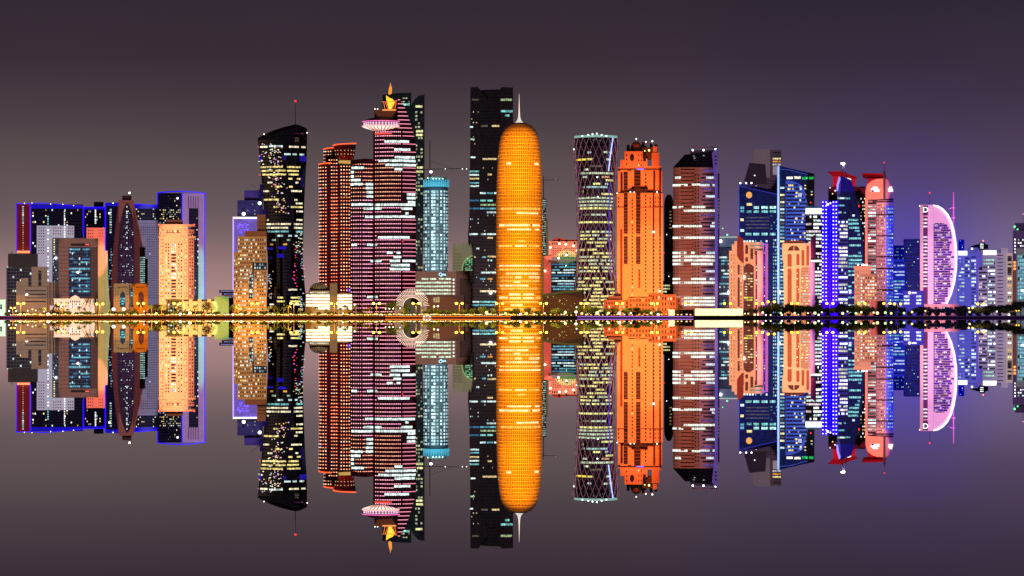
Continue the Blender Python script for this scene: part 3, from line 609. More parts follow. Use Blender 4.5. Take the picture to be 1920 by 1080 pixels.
# ---- maroon double tower with revolving restaurant
b = B('torch_tower', 'maroon tower of pink light rows with saucer restaurant and golden flame on top', 'skyscraper', 2880, 722)
MA = glass('#2e0d1c', 1.6, 4.3, .9, .04)
def bow(x0, x1, k=9):
    return lambda u, py: Vector((b.X(u), k*(2*(u-x0)/(x1-x0)-1)**2, b.Z(py)))
WL = lambda u, py: Vector((b.X(u), 6+6*(2*(u-657)/46-1)**2, b.Z(py)))
def bodybow(name, S, x0, x1, tops, m, back=30):
    n = 14; ring = [S(x0+(x1-x0)*i/n, 592) for i in range(n+1)]; fp = [(p.x, p.y) for p in ring]+[(b.X(x1), back), (b.X(x0), back)]
    zs = [b.Z(tops(x0+(x1-x0)*i/n)) for i in range(n+1)]; zs += [zs[-1], zs[0]]
    q = MB(); q.column(fp, -.3, 0, m, zs); q.build(name, b.o)
bodybow('low_facade', WL, 657, 703, lambda x: 300-3*sin((x-657)/46*pi*.8), MA)
MS = bow(699, 780); bodybow('high_facade', MS, 699.5, 780, lambda x: 232 if x < 744 else 183+((x-744)/36)**1.7*85, MA, 34)
b.box('service_core', 702, 745.5, 205, 240, 4, 26, m=wall('#3c2030')); q = MB(); q.prism([(b.X(x), b.Z(y)) for x, y in ((657, 306), (664, 301), (682, 297.5), (700, 299), (700, 302), (657, 309))], 3, 30, wall('#30141e', joint=0)); q.build('low_roof', b.o)
WS = lit('#e8fff8', 1.45, 2.4, .45, 1.3, .14); w1 = []
big = [(659, 682, 314), (658, 664, 322), (658, 664, 330), (658, 676, 337), (657.5, 680, 344.8), (686, 706, 344.8), (686, 707, 352), (687, 707, 360), (687, 707, 367.7), (659, 703, 383), (682, 703, 390.6), (684, 703, 406), (659, 669, 458.5), (688, 703, 458.5), (695, 703, 489), (688, 703, 556.7)]
bigM = [(721, 767, 265), (739, 769, 280), (740, 778, 294.6), (710, 779, 301), (723, 779.5, 309), (740, 754, 317), (763, 779, 364), (763, 779, 371), (765, 779, 378.5), (703.5, 779, 383.5), (703.5, 715, 390.6), (753, 773, 391), (760, 766, 400), (703.5, 778, 406), (709, 768, 445), (703.5, 707, 458.5), (725, 737, 473.6), (743, 751, 473.6), (738, 752, 481.6), (703.5, 715, 489), (731, 750, 489), (755, 779, 489), (733, 768, 497), (731, 768, 504.5), (703, 708, 556.7)]
w1 += strips(WL, big, 4.4, WS, 4)+strips(MS, bigM, 4.4, WS, 4)
PKs = [led('#ffa8c4', 2.4), led('#ffb4b4', 2.3), led('#ff9ccc', 2.1)]; ORs = [led('#ff9480', 2.0), led('#ffb890', 2.2)]
rr = random.Random(9)
hit = lambda lst, u, y: any(a-1 < u < c_+1 and abs(y-yy) < 3.6 for a, c_, yy in lst)
o1 = []
for k, py in enumerate(frange(307.5, 588, 7.5)):
    ml = ORs if py < 375 else PKs
    for u in frange(659, 678, 4.2)+frange(681, 701, 3.2):
        if not hit(big, u, py): o1 += dotgrid(b, WL, [u], [py], rr, .95, .75, ml)
for k, py in enumerate(frange(247, 588, 7.5)):
    ml = PKs if py < 300 or py > 378 else ORs
    for u in [704.5, 708.5]+frange(713, 752, 3.4):
        if not hit(bigM, u, py): o1 += dotgrid(b, MS, [u], [py], rr, .95, .7, ml)
    x1 = 779.5 if py > 268 else 744+36*max(0, (py-183)/85)**(1/1.7)
    if not hit(bigM, 765, py): q = patch(MS, 755, x1, py-.7, py+.7, led('#ff90ac', 1.15), .4, 6); o1.append((q[0], 50))
for py in frange(187, 246, 7.5):
    x1 = 744+36*max(0, (py-183)/85)**(1/1.7)
    if x1 > 748: q = patch(MS, 746, x1, py-.7, py+.7, led('#ff9ab0', 1.2), .4, 4); o1.append((q[0], 20))
emit(b.o, 'window', w1); emit(b.o, 'facade_light', o1)
b.box('dark_joint', 700.5, 703.2, 300, 592, -1.2+9*.9, 9, m=wall('#140810', joint=0))
# saucer
sau = [(218, 10), (222, 24), (227, 37), (228.5, 37.5), (229, 34), (235, 34), (235.5, 37.5), (238, 35), (241.5, 24), (244.5, 14)]
DS = b.cyl(715.5, lambda p: lerp(sau, p, 1), 1, 9)
q = MB(); mats_ = [wall('#4a1c38', joint=0), wall('#5a2040', joint=0), led('#ff70c0', 1.4), wall('#401428', joint=0), wall('#401428', joint=0), wall('#401428', joint=0), led('#ffb0a8', 1.5), led('#fff0e0', 1.15), led('#ffd8c8', .95)]
for (p0, _), (p1, _), m_ in zip(sau, sau[1:], mats_): q.loft([[DS(360*i/40, p0) for i in range(40)], [DS(360*i/40, p1) for i in range(40)]], m_, cap=False)
sa = q.build('saucer', b.o, smooth=False)
emit(sa, 'window', [patch(DS, a, a+6, y, y+2, led('#ffc8e8', 1.4), .3) for a in range(-80, 80, 10) for y in (229.8, 232.8)])
q = MB()
for a in range(-60, 61, 15): q.path([DS(a, 244), DS(a*.9, 240), DS(a*.85, 237.5)], .55, wall('#c08070', joint=0))
q.build('saucer_rib', sa); b.lathe('light_ring', b.cyl(722, lambda p: 20, 1, 9), [249, 251.5], led('#ff4830', 1), 24)
# flame
b.box('crown_deck', 717, 746, 204.5, 207, 2, 20, m=led('#ff9a50', .9))
q = MB(); q.prism([(b.X(x), b.Z(y)) for x, y in ((724, 178), (729, 182), (736, 185), (741, 191), (736, 198), (733, 205), (729.5, 205), (727, 196), (724.5, 186))], 5, 9, led('#ffb428', 1.7)); q.build('flame', b.o)
q = MB(); q.prism([(b.X(x), b.Z(y)) for x, y in ((732, 153.5), (733.5, 160), (735, 164), (734.5, 174), (731, 176.5), (728, 175), (729, 166), (731, 160))], 5, 8, led('#f0921c', 1.0)); q.build('flame_tip', b.o)
q = MB()
for x0, x1 in ((719, 722), (722, 728), (743, 740), (741, 735)): q.tube((b.X(x0), 3, b.Z(190)), (b.X(x1), 3, b.Z(205)), .5, .4, wall('#e8a890', joint=0))
q.path([(b.X(x), 3, b.Z(y)) for x, y in ((716, 190), (726, 191), (736, 190), (745, 188))], .4, wall('#e8a890', joint=0)); q.build('torch_cup', b.o)
for x in (703, 708): lampball(b, 'roof_lamp', x, 204, .8, LAMPW, 3)
for x, y in ((677, 451), (755, 453)): lampball(b, 'signal_lamp', x, y, .9, LAMPR, -.5)
flood(745, 2880, 180, 592, 80, '#ff3868', .75); flood(680, 2880, 300, 592, 50, '#ff3058', .75); flood(722, 2880, 150, 215, 40, '#ffb060', 3, 60, 200)
# ---- dark slender pair behind
b = B('slim_tower', 'dark slate pair of slim towers rising behind the maroon tower', 'skyscraper', 3240, 772)
GG = glass('#1c2a2c', 1.8, 3.8, 1)
S = b.prism('high_slab', [(717, 177), (742, 174), (771, 173), (771, 592), (717, 592)], 6, 30, GG)
S2 = b.prism('slab', [(771, 197), (777, 187), (785, 179.5), (796, 177), (796, 405), (793, 440), (792, 592), (771, 592)], 0, 26, glass('#222c30', 1.8, 3.8, 1)); S2 = b.plane(0, 1, 0)
S = b.plane(0, 1, 6)
GM = [lit('#d8e8b0', .9), lit('#e8e8c0', .8), lit('#a8c8b8', .5)]
w1 = gridw(S2, 778, 793, 200, 505, 3, 44, .42, GM, .7, .5, 61, None)+gridw(S, 745, 769, 180, 200, 5, 3, .5, GM, .7, .3, 6, None)+strips(S, [(754, 768, 195)], 4, lit('#b0ffe8', 1.1), None)+strips(S2, [(779, 792, 199.5), (780, 793, 246), (780, 793, 253), (782, 793, 314), (780, 793, 322)], 4, lit('#f0f0a8', 1.3), None)
emit(b.o, 'window', w1); q = MB(); q.path([(b.X(x), -.3, b.Z(y)) for x, y in ((796, 400), (796, 420), (792, 440), (791.5, 500))], .9, wall('#0c0c10', joint=0)); q.build('edge_fin', b.o)
flood(758, 3240, 173, 592, 90, '#c8e0e0', .9)
# ---- round tower under construction lit cyan
b = B('round_tower', 'round cyan lit tower under construction with a bright lamp above its rim', 'skyscraper', 3120, 817)
CS = b.cyl(817, lambda p: 23.2, 1)
b.lathe('wall', CS, [352, 400, 450, 500, 592], wall('#6a7478', joint=3.6, jd=.3), 36); b.lathe('rim_screen', b.cyl(818, lambda p: 24, 1, 14), [336, 350], wall('#4c98a8', joint=0), 36); b.lathe('open_storey', b.cyl(818, 21, 1, 14), [349, 353.5], wall('#101820', joint=0), 30)
b.lathe('roof_drum', b.cyl(818, 19, 1, 14), [331.5, 337], wall('#a8c8b8', joint=0), 30)
q = MB()
for a in range(-84, 85, 12): p = b.cyl(818, 24.2, 1, 14); q.path([p(a, 336), p(a, 350)], .35, wall('#80c8d8', joint=0))
q.build('rim_post', b.o)
w1 = []; rr = random.Random(14)
for py in frange(357, 508, 6.3):
    for a, s_ in ((-70, .5), (-52, .8), (-36, .5), (-16, 1.4), (-6, 1.2), (8, .5), (26, 1.1), (44, .9), (60, .5), (76, .4)):
        if rr.random() < .86:
            w1.append(patch(CS, a-4.2, a+4.2, py, py+rr.uniform(3, 4.8), lit('#ccf8ff', round(s_*rr.choice((.9, 1.3, 1.7)), 1), 2, .5, 1.3, 0), .25))
emit(b.o, 'window', w1)
lampball(b, 'flood_lamp', 808, 322, 1.9, led('#d8f4ff', 12), 2); q = MB(); q.tube((b.X(808), 2, b.Z(332)), (b.X(808), 2, b.Z(322)), .35, .3, metal()); q.build('lamp_post', b.o)
for x in (802, 812, 818, 824, 830): lampball(b, 'roof_lamp', x, 333+(x % 3), .9, led('#c8ffe8', 4), -1)
flood(817, 3120, 334, 592, 50, '#ccf4ff', 2.4, 110, 60); flood(812, 3120, 326, 360, 50, '#90e4ff', 1.4, 80, 150)
b = B('tower_crane', 'tower crane with thin lamp dotted jib right of the cyan round tower', 'crane', 3150, 840)
q = MB(); q.tube((b.X(806), 8, b.Z(331)), (b.X(806), 8, b.Z(262)), .55, .45, metal('#5a3038')); q.build('mast', b.o)
q = MB(); q.tube((b.X(790), 8, b.Z(317)), (b.X(880), 8, b.Z(315)), .35, .3, metal('#50484c')); q.tube((b.X(806), 8, b.Z(300)), (b.X(850), 8, b.Z(316)), .12, .12, metal('#50484c')); q.build('jib', b.o)
for x in (835, 867, 875): lampball(b, 'jib_lamp', x, 316, .75, LAMPW, 7)
# ---- office with blue sign
b = B('office_building', 'wide low office with green white floor strips and small blue sign', 'building', 2840, 822)
OB = wall('#8a6c60', joint=3)
S = b.box('wall', 779, 856, 509, m=OB); b.box('side_wall', 856, 882, 508, 592, 1, 26, m=wall('#6c4c44', joint=5, jd=.7)); b.box('garage', 862, 880, 522, 570, .4, 4, m=wall('#3a2828', joint=3, jd=.4)); b.box('podium', 793, 870, 553.5, 592, -1.5, 20, m=wall('#5a3c34', joint=3))
OL = lit('#e0f8d8', 1.15, 2.6, .5, 1.2)
emit(b.o, 'window', strips(S, [(779.5, 846, y) for y in (530, 537, 544, 550.5)]+[(790, 803, 523), (806, 818, 523), (823, 833, 523), (835, 846, 523), (826, 846, 557, None), (829, 846, 563.5)], 3.2, OL)+gridw(S, 848.5, 853, 521, 567, 1, 7, 1, [WHITE], .7, .45, 3))
b.box('sign_board', 823, 836, 510.5, 519.5, -.6, .2, m=wall('#1c4a70', joint=0)); text(b, 'Qm', 829.3, 514.8, 6.4, led('#c8f8ff', 2), -.9)
emit(b.o, 'window', [patch(b.plane(0, 1, -1.5), 812, 824, 557, 567, lit('#ffd890', .5))]); flood(820, 2840, 508, 592, 100, '#ffe0d0', 1.4, 70, 40)
# ---- crenellated beige block w green arch
b = B('arcade_building', 'beige block with scalloped roofline and big green lit arch', 'building', 3060, 866)
BW = wall('#a8a088', joint=3)
S = b.box('wall', 848, 886, 462, m=BW); q = MB()
for i in range(5): cx = 852+i*8; q.prism([(b.X(cx-3.6), b.Z(462)), (b.X(cx-2.8), b.Z(457)), (b.X(cx), b.Z(454.5)), (b.X(cx+2.8), b.Z(457)), (b.X(cx+3.6), b.Z(462))], 0, 20, BW)
q.build('scallop_parapet', b.o)
b.prism('arch', [(865, 530)]+[(865+(24)*(1-cos(t*pi/2/6)), 508-30*sin(t*pi/2/6)) for t in range(7)]+[(889, 530)], -.4, 2, wall('#c8e0a0', joint=0))
b.prism('arch_glass', [(867.5, 530)]+[(867.5+(21)*(1-cos(t*pi/2/6)), 508-27*sin(t*pi/2/6)) for t in range(7)]+[(888.5, 530)], -.7, 2, glass('#104028', 1.6, 3, 1)); S2 = b.plane(0, 1, -.7)
emit(b.o, 'window', gridw(S2, 872, 886, 484, 508, 4, 7, .7, [lit('#70f0a0', .8), lit('#c0f8c0', 1)], .7, .5, 3, None)+gridw(S, 850, 866, 474, 506, 8, 6, 0, [], .35, .6, 3, wall('#605848', joint=0)))
flood(862, 3060, 455, 520, 40, '#f0f0d8', 1.0, 100, 60)
# ---- ring sculpture
b = B('ring_sculpture', 'half ring of pale radiating fins standing over the corniche', 'sculpture', 2745, 774)
RM = wall('#d8c8b8', joint=0)
q = MB(); cx, cyy = 772.5, 574.5
for i in range(30):
    a = pi*(i+.5)/30-.02; ca, sa_ = cos(a), sin(a); r0, r1 = 17.2, 33.5 if i < 26 else 31
    p = [(cx+r0*ca, cyy-r0*sa_), (cx+r1*cos(a+.03)*.97, cyy-r1*sin(a+.03))]
    (x0, y0), (x1, y1) = p; t = .3; nx, ny = (y1-y0), -(x1-x0); l = math.hypot(nx, ny); nx, ny = nx/l*t, ny/l*t
    q.prism([(b.X(x0-nx), b.Z(y0-ny)), (b.X(x0+nx), b.Z(y0+ny)), (b.X(x1+nx*1.6), b.Z(y1+ny*1.6)), (b.X(x1-nx*1.6), b.Z(y1-ny*1.6))], 0, 5, RM)
q.build('fin', b.o, kind='stuff')
q = MB(); n = 30; ou = [(cx+17.4*cos(pi*i/n), cyy-17.4*sin(pi*i/n)) for i in range(n+1)]; inn = [(cx+16.4*cos(pi*i/n), cyy-16.4*sin(pi*i/n)) for i in range(n, -1, -1)]
for i in range(n): q.prism([(b.X(x), b.Z(y)) for x, y in (ou[i], ou[i+1], inn[n-i-1], inn[n-i])], -.5, 6, RM)
q.build('inner_ring', b.o); b.box('dark_backing', 757, 789, 560, 592, 9, 12, m=wall('#1c1410', joint=0)); b.box('plinth', 740, 756.5, 574.5, 592, 1, 8, m=wall('#6a5040')); b.box('plinth', 788.5, 800, 574.5, 592, 1, 8, m=wall('#6a5040'))  # dark sheet added behind the ring to darken its opening
flood(773, 2745, 530, 592, 76, '#fff2e4', 4.6, 42, 14)
# ---- dark broad tower
b = B('dark_tower', 'very tall black tower with two notched shoulders, lit only in thin strips', 'skyscraper', 3100, 920)
GK = glass('#141018', 1.8, 4, 1); GK2 = glass('#1e161e', 1.8, 4, .8)
b.prism('left_shaft', [(882, 164), (897, 163), (915, 189), (905, 200), (900, 225), (900, 592), (880, 592), (877.5, 440), (880, 400), (882, 240)], -1, 26, GK2); b.prism('center_shaft', [(900, 592), (900, 226), (897, 200), (897, 166.5), (903, 169), (908, 168), (938, 167), (938, 592)], 1.5, 24, GK)
b.prism('right_shaft', [(938, 166), (941, 163), (962, 164), (962, 592), (938, 592)], 0, 26, GK2)
S = b.plane(0, 1, 1.5); SR = b.plane(0, 1, 0); SL = b.plane(0, 1, -1)
Cg, Cc, Cw = lit('#d0e8b0', .7), lit('#90e8e0', 1.1), lit('#ffe0a0', .9)
w1 = strips(SR, [(939, 960, 187, Cg), (939, 961, 208.5, Cc), (947, 955, 216.5, Cc)], 4, Cg)+strips(SL, [(885, 898, 187, DIM), (881, 887, 238, COOL), (882.5, 892, 295, COOL), (881, 898, 321.5, Cc), (880.5, 898, 328, COOL), (881, 898, 335, Cw), (881, 898, 343, CB), (881, 898, 349, COOL), (882, 890, 261, GRN), (880, 896, 439, COOL), (880, 892, 482, Cw), (880, 899, 391, CB2), (893, 899, 466, COOL), (880, 899, 376, CB2), (880, 899, 566, COOL), (880, 899, 572, CB)], 3, COOL)
w1 += strips(S, [(922, 936, 236, Cw), (902, 914, 236, DIM), (905, 932, 298, Cw), (914, 922, 327, Cw), (900, 911, 362, COOL), (913, 924, 362, CB), (926, 931, 362, COOL), (901, 911, 376, Cc), (913, 924, 376, Cc), (901, 930, 384, Cg), (900, 930, 391, CB), (913, 926, 398, COOL), (927, 930, 398, COOL), (902, 911, 439, COOL), (913, 930, 439, COOL), (913, 924, 446, Cw), (904, 911, 482, CB), (914, 930, 481, Cw), (914, 917, 488, COOL), (920, 923, 488, COOL), (902, 930, 511, COOL), (898.5, 910, 523, CB), (914, 924, 523, AMB), (900, 931, 546, lit('#ffe8b0', 1.4)), (900, 930, 566, Cc), (900, 930, 572, CB)], 3.2, COOL)
w1 += gridw(S, 902, 936, 268, 340, 12, 10, .06, [Cw], .5, .3, 4, None)+gridw(SL, 883, 898, 200, 320, 5, 18, .08, [Cw, COOL], .5, .3, 5, None)+gridw(S, 902, 930, 400, 560, 10, 22, .04, [Cw, COOL], .5, .3, 6, None)+gridw(SL, 881, 898, 400, 560, 6, 22, .06, [COOL, CB], .5, .3, 7, None)
emit(b.o, 'window', w1); flood(920, 3100, 160, 592, 90, '#e8c8d0', 1.3)
# ---- golden domed tower
b = B('golden_tower', 'golden domed cylinder tower wrapped in lattice with white spire', 'skyscraper', 2840, 974)
gp = [(226, 3), (228, 14), (231, 21), (236, 27), (243, 32), (252, 35.5), (265, 38), (285, 40.3), (310, 42), (340, 43.2), (380, 44), (450, 44.3), (592, 44)]
gr = lambda p: lerp(gp, p, 1)
GS = b.cyl(974, gr, 1, 25); GI = b.cyl(974, lambda p: max(1, gr(p)-1.6), 1, 25)
gys = [226, 228, 231, 236, 243, 252, 265, 285, 310, 340, 380, 450, 520, 592]
b.lathe('glass_drum', GI, [227]+gys[1:], wall('#5a3408', joint=0), 48)
GO = wall('#dcc088', .6, joint=0)
fl = []
bars = 0
q = MB()
for py in frange(228, 590, 3.4):
    n = 48; th = .72 if int((py-228)/3.4+.5) % 2 == 0 else .42
    q.loft([[GS(360*i/n, py-th/2) for i in range(n)], [GS(360*i/n, py+th/2) for i in range(n)]], GO, cap=False)
q.build('lattice_hoop', b.o, kind='stuff')
q = MB(); pl = frange(231, 590, 6.8)+[590]
for a in range(-92, 93, 5):
    for k, (p0, p1) in enumerate(zip(pl, pl[1:])):
        w_ = .05+.95*cos(R(a))*0+.62
        v = [GS(a-w_, p0), GS(a+w_, p0), GS(a+w_, p1), GS(a-w_, p1)]
        q.add([x+Vector((0, -.05, 0)) for x in v], [(0, 3, 2, 1)], GO)
        c = GS(a+2.5, (p0+p1)/2)                               # star infill in the cell
        kk = .75 if abs(a) < 42 and 285 < p0 < 385 else 1.15; l_, r2, t_, d_ = GS(a+2.5-kk, (p0+p1)/2), GS(a+2.5+kk, (p0+p1)/2), GS(a+2.5, p0+2.6-kk), GS(a+2.5, p1-2.6+kk)
        q.add([l_, t_, r2, d_], [(0, 3, 2, 1)], GO)
q.build('lattice_screen', b.o, kind='stuff')
YL, YL2 = lit('#fff4c0', 1.9, 2.2, .5, 1.2, .1), lit('#ffe080', 1.2, 2.2, .4, 1.2, .1)
def arcs(lst, h, m): return [patch(GI, math.degrees(math.asin(max(-.98, min(.98, (a-974)/(gr(y)-1.6))))), math.degrees(math.asin(max(-.98, min(.98, (c_-974)/(gr(y)-1.6))))), y-h/2, y+h/2, mm, .75, 10) for a, c_, y, mm in [(t+(m,))[:4] for t in lst]]
w1 = arcs([(950, 959, 306), (1002, 1009, 306.5), (940, 1012, 391, YL2), (968, 1008, 399), (937, 993, 422), (998, 1011, 422), (951, 995, 430), (1003, 1010, 430), (970, 985, 452, YL2), (936, 960, 460.5, YL2), (965, 987, 460.5), (992, 1010, 460.5, YL2), (937, 1012, 498), (938, 1012, 505, YL2), (950, 1008, 513), (938, 962, 520, YL2), (966, 978, 520), (992, 1010, 520), (940, 1010, 527, YL2), (964, 975, 529), (938, 990, 535), (940, 1008, 541, YL2), (955, 976, 552), (980, 1000, 552), (937, 952, 558), (956, 977, 559), (980, 1000, 559), (1003, 1013, 558, YL2), (945, 1008, 566, YL2), (958, 980, 572), (946, 1004, 579, YL2)], 3.6, YL)
w1 += gridw(lambda u, p: GI(u, p), -30, 40, 380, 490, 14, 16, .5, [led('#ffd060', 1.1)], .16, .16, 8, None, off=.8)
emit(b.o, 'window', w1)
q = MB(); sp = [(172, .25), (190, .7), (205, 1.2), (215, 1.8), (222, 3.6), (226, 7), (229, 9)]
q.loft([[Vector((b.X(973.5)+r_*b.sx*cos(2*pi*i/12), 25+r_*b.sx*sin(2*pi*i/12), b.Z(p))) for i in range(12)] for p, r_ in sp], led('#f0ece0', .85)); q.build('spire', b.o, smooth=True)  # white light on the spire put in as emission
for dp, E in ((-60, 4.6), (60, 4.6)): flood(974, 2840, 205, 592, 120, '#ff980c', E, 150, 60, dp)
flood(974, 2840, 205, 340, 100, '#ff980c', 3.0, 120, 150)
# ---- thin lattice tower + crane behind
b = B('slab_block', 'thin cream slab tower showing right of the golden tower', 'building', 3200, 1021)
S = b.box('wall', 1014, 1028, 410, m=wall('#a09078', joint=3.4)); S2 = b.box('lattice_shaft', 1010, 1024, 372, 480, -1, 18, m=wall('#404048', joint=3, jd=.4)); emit(b.o, 'window', gridw(S2, 1016, 1023.5, 374, 478, 3, 26, .7, [lit('#a8e0e8', 1), COOL], .55, .5, 3, None)); flood(1021, 3200, 372, 592, 20, '#ffe0b0', 1, 120, 20)
b = B('tower_crane', 'faint tower crane jib above the pink hotel', 'crane', 3240, 1035)
q = MB(); q.tube((b.X(1019), 4, b.Z(372)), (b.X(1019), 4, b.Z(330)), .5, .4, metal('#604848')); q.build('mast', b.o); q = MB(); q.tube((b.X(1012), 4, b.Z(337.5)), (b.X(1048), 4, b.Z(336.5)), .4, .3, metal('#8a7060')); q.build('jib', b.o); lampball(b, 'jib_lamp', 1042, 336, .6, AMB and led('#d0a080', 1.2), 3)
# ---- pink hotel
b = B('hotel', 'pink lit hotel crown above terraces of plants and blue office floors', 'hotel', 3040, 1052)
PH = wall('#d8a090', joint=2.6, jd=.9)
b.box('upper_wall', 1029, 1082, 452, 482, 4, 26, m=PH); b.prism('roof', [(1034, 452), (1040, 446), (1056, 446.5), (1060, 449), (1084, 449), (1084, 452.5)], 6, 24, wall('#a04030', joint=0)); S = b.plane(0, 1, 4)
w1 = gridw(S, 1033, 1080, 464, 480, 14, 4, .05, [WARM], .4, .5, 5)+gridw(S, 1034, 1046, 453.5, 460, 3, 1, 0, [], .5, .6, 5)
S = b.box('wall', 1020, 1034, 480, 592, 1, 26, m=wall('#d88878', joint=2.6)); S = b.box('office_floors', 1033, 1082, 492, 592, 0, 26, m=glass('#2c3038', 2.6, 3.6, .8)); b.box('terrace', 1028, 1083, 488.5, 492.5, -1.5, 24, m=wall('#4a4448', joint=0))
w1 += runs(S, 1034, 1080, 493, 546, 5.2, 2.7, .75, [CB, lit('#b8e0f8', 1), CB2, COOL], .5, 12, None, .18, .3); emit(b.o, 'window', w1)
for x, y in ((1032, 464), (1049, 457), (1061, 458), (1075, 461), (1082, 470), (1047, 484), (1062, 478), (1022, 508)): lampball(b, 'terrace_lamp', x, y, 1.6, led('#f8ffd0', 5), -2)
for x in (1056, 1068, 1077): 
    q = MB(); r_ = random.Random(x)
    for i in range(60): c = (b.X(x)+r_.gauss(0, 2.4), r_.uniform(-1, 3), b.Z(487)+abs(r_.gauss(0, 1.6))); q.add([(c[0]-.5, c[1], c[2]), (c[0]+.5, c[1]+.3, c[2]+.1), (c[0]+.1, c[1], c[2]+1)], [(0, 1, 2)], wall('#2a6a38', joint=0))
    q.build('terrace_planting', b.o)
flood(1052, 3040, 446, 486, 60, '#ffa488', 3.2, 60, 50); flood(1062, 3040, 478, 492, 30, '#60ffa0', 3, 40, 60); flood(1027, 3040, 478, 560, 14, '#ff9888', 2, 80, 30)
# ---- low swept hall
b = B('exhibition_hall', 'low dark hall under a curved olive roof edge', 'building', 2860, 1052)
b.prism('wall', [(1018, 592), (1018, 556), (1040, 552), (1065, 548.5), (1094, 547), (1094, 592)], 1, 40, wall('#4a3028', joint=3))
S = b.plane(0, 1, 1); b.prism('roof_edge', [(1016, 558), (1016, 552.5), (1035, 548), (1060, 545), (1095, 543), (1095, 547.5), (1060, 549.5), (1038, 553)], -2, 42, wall('#6a6448', joint=0)); rr = random.Random(2)
emit(b.o, 'window', [patch(S, x, x+1, y, y+1, WARM) for x, y in [(rr.uniform(1024, 1080), rr.uniform(555, 580)) for _ in range(16)]]); flood(1050, 2860, 543, 592, 80, '#e8c890', 1.4, 80, 25)
# ---- tornado tower
b = B('hourglass_tower', 'hourglass shaped round tower wrapped in diamond mesh with yellow lit floors', 'skyscraper', 2880, 1117)
tp = [(255, 44.5), (300, 40.5), (350, 37.5), (400, 35.7), (440, 35.2), (480, 36), (520, 38.5), (560, 43), (592, 47)]
TR = lambda p: lerp(tp, p, 1)
TI = b.cyl(1117, lambda p: TR(p)-3.2, 1, 26); TO = b.cyl(1117, TR, 1, 26)
b.lathe('glass_drum', TI, frange(257, 592, 20)+[592], glass('#120e18', 1.6, 3.9, 1.2), 44)
q = MB(); MM = metal('#a88c94', .5, .1); pl = frange(256, 592, 12.5)+[592]
for k in range(22):
    for sgn in (1, -1):
        pts = [TO(k*360/22+sgn*(p-256)*.56, p) for p in pl]
        q.path(pts, .42, MM, 4)
q.build('diamond_mesh', b.o)
b.lathe('roof_ring', b.cyl(1117, 41, 1, 26), [252.5, 257], led('#a8e8d8', .55), 36)
w1 = []; rr = random.Random(21)
TY, TG = lit('#f4f090', 1.35, 2.2, .5, 1.25), lit('#d8f0c8', 1.05, 2.2, .5, 1.25)
def tarc(a, c_, y, m, h=3.5):
    f_ = lambda x: math.degrees(math.asin(max(-.97, min(.97, (x-1117)/(TR(y)-3.2))))); return patch(TI, f_(a), f_(c_), y-h/2, y+h/2, m, .25, 10)
for a, c_, y, m_ in [(1081, 1101, 298, lit('#ffe040', 1.4)), (1102, 1112, 298, TY), (1137, 1145, 298, TG), (1132, 1139, 284.5, TG), (1143, 1148, 285, COOL), (1101, 1108, 285, COOL), (1108, 1130, 311, DIM), (1096, 1103, 317, TG), (1089, 1151, 324, TG), (1093, 1101, 331, TG), (1128, 1142, 331, lit('#ffc890', .9)), (1112, 1125, 344, TY), (1134, 1140, 344, COOL), (1136, 1149, 337, TY), (1092, 1096, 350, TG), (1100, 1139, 350, lit('#b0e8e0', 1)), (1090, 1094, 358, TY), (1128, 1149, 363, TY), (1085, 1149, 370.5, TG), (1085, 1150, 377, TG), (1083, 1151, 384, TG), (1087, 1148, 390, TY), (1093, 1104, 402, DIM), (1109, 1137, 402, TG), (1085, 1151, 416, TY)]: w1.append(tarc(a, c_, y, m_))
for k, py in enumerate(frange(434, 590, 6.75)):
    hw = TR(py)-6; x = 1117-hw
    dens = .2 if 455 < py < 462 or 510 < py < 516 else .8
    while x < 1117+hw:
        l_ = rr.uniform(4, 22)
        if rr.random() < dens: w1.append(tarc(x, min(x+l_, 1117+hw), py, TY if rr.random() < .75 else TG, 3.3))
        x += l_+rr.uniform(1.5, 6)
emit(b.o, 'window', w1)
q = MB(); q.path([TO(R_, p) for R_, p in ((47, 257), (44, 275), (41, 295), (38, 320))], .9, led('#a8b8ff', 1.8)); q.build('light_line', b.o)
q = MB(); q.path([TO(R_, p) for R_, p in ((45, 340), (44, 400), (47, 470), (50, 520))], .7, led('#2820c0', .8)); q.build('light_line', b.o)
for x, y in ((1092, 255), (1103, 253), (1111, 251.5), (1119, 250.5), (1128, 253), (1137, 255), (1076, 280), (1121, 369), (1120, 332)): lampball(b, 'mesh_lamp', x, y, 1.1, led('#d8fff0', 4), 0)
flood(1117, 2880, 250, 592, 96, '#e8b0c8', 1.5); flood(1117, 2880, 500, 592, 96, '#ffd060', 1.2, 60, 5)
# ---- orange tower
b = B('orange_tower', 'orange floodlit stepped tower with dark vertical balcony bays and domed top', 'skyscraper', 2900, 1201)
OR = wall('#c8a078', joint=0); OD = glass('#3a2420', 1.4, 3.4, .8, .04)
zig = [(1165, 592), (1165, 322), (1168, 322), (1168, 305), (1171, 305), (1171, 282), (1177, 282), (1177, 283), (1208, 283), (1208, 296), (1222, 296), (1222, 310), (1220, 310), (1220, 322), (1241, 322), (1241, 592)]
b.prism('upper_wall', [(1159, 592), (1159, 313), (1163, 313), (1163, 299), (1171, 299), (1171, 283), (1205, 283), (1205, 297), (1214, 297), (1214, 311), (1240, 311), (1240, 592)], 5, 30, OR)
S = b.plane(0, 1, 5); b.box('crown_pier', 1222, 1236, 286, 312, 4, 18, m=OR); b.box('crown_pier', 1224, 1232, 274, 287, 5, 16, m=OR); b.box('ledge', 1160, 1241, 318, 322.5, 3.6, 8, m=OR, label='ledge below the crown')
b.box('corner_wall', 1158.5, 1163, 320, 592, 2.4, 30, m=OR); b.box('corner_wall', 1236, 1241.5, 320, 592, 2.4, 30, m=OR)
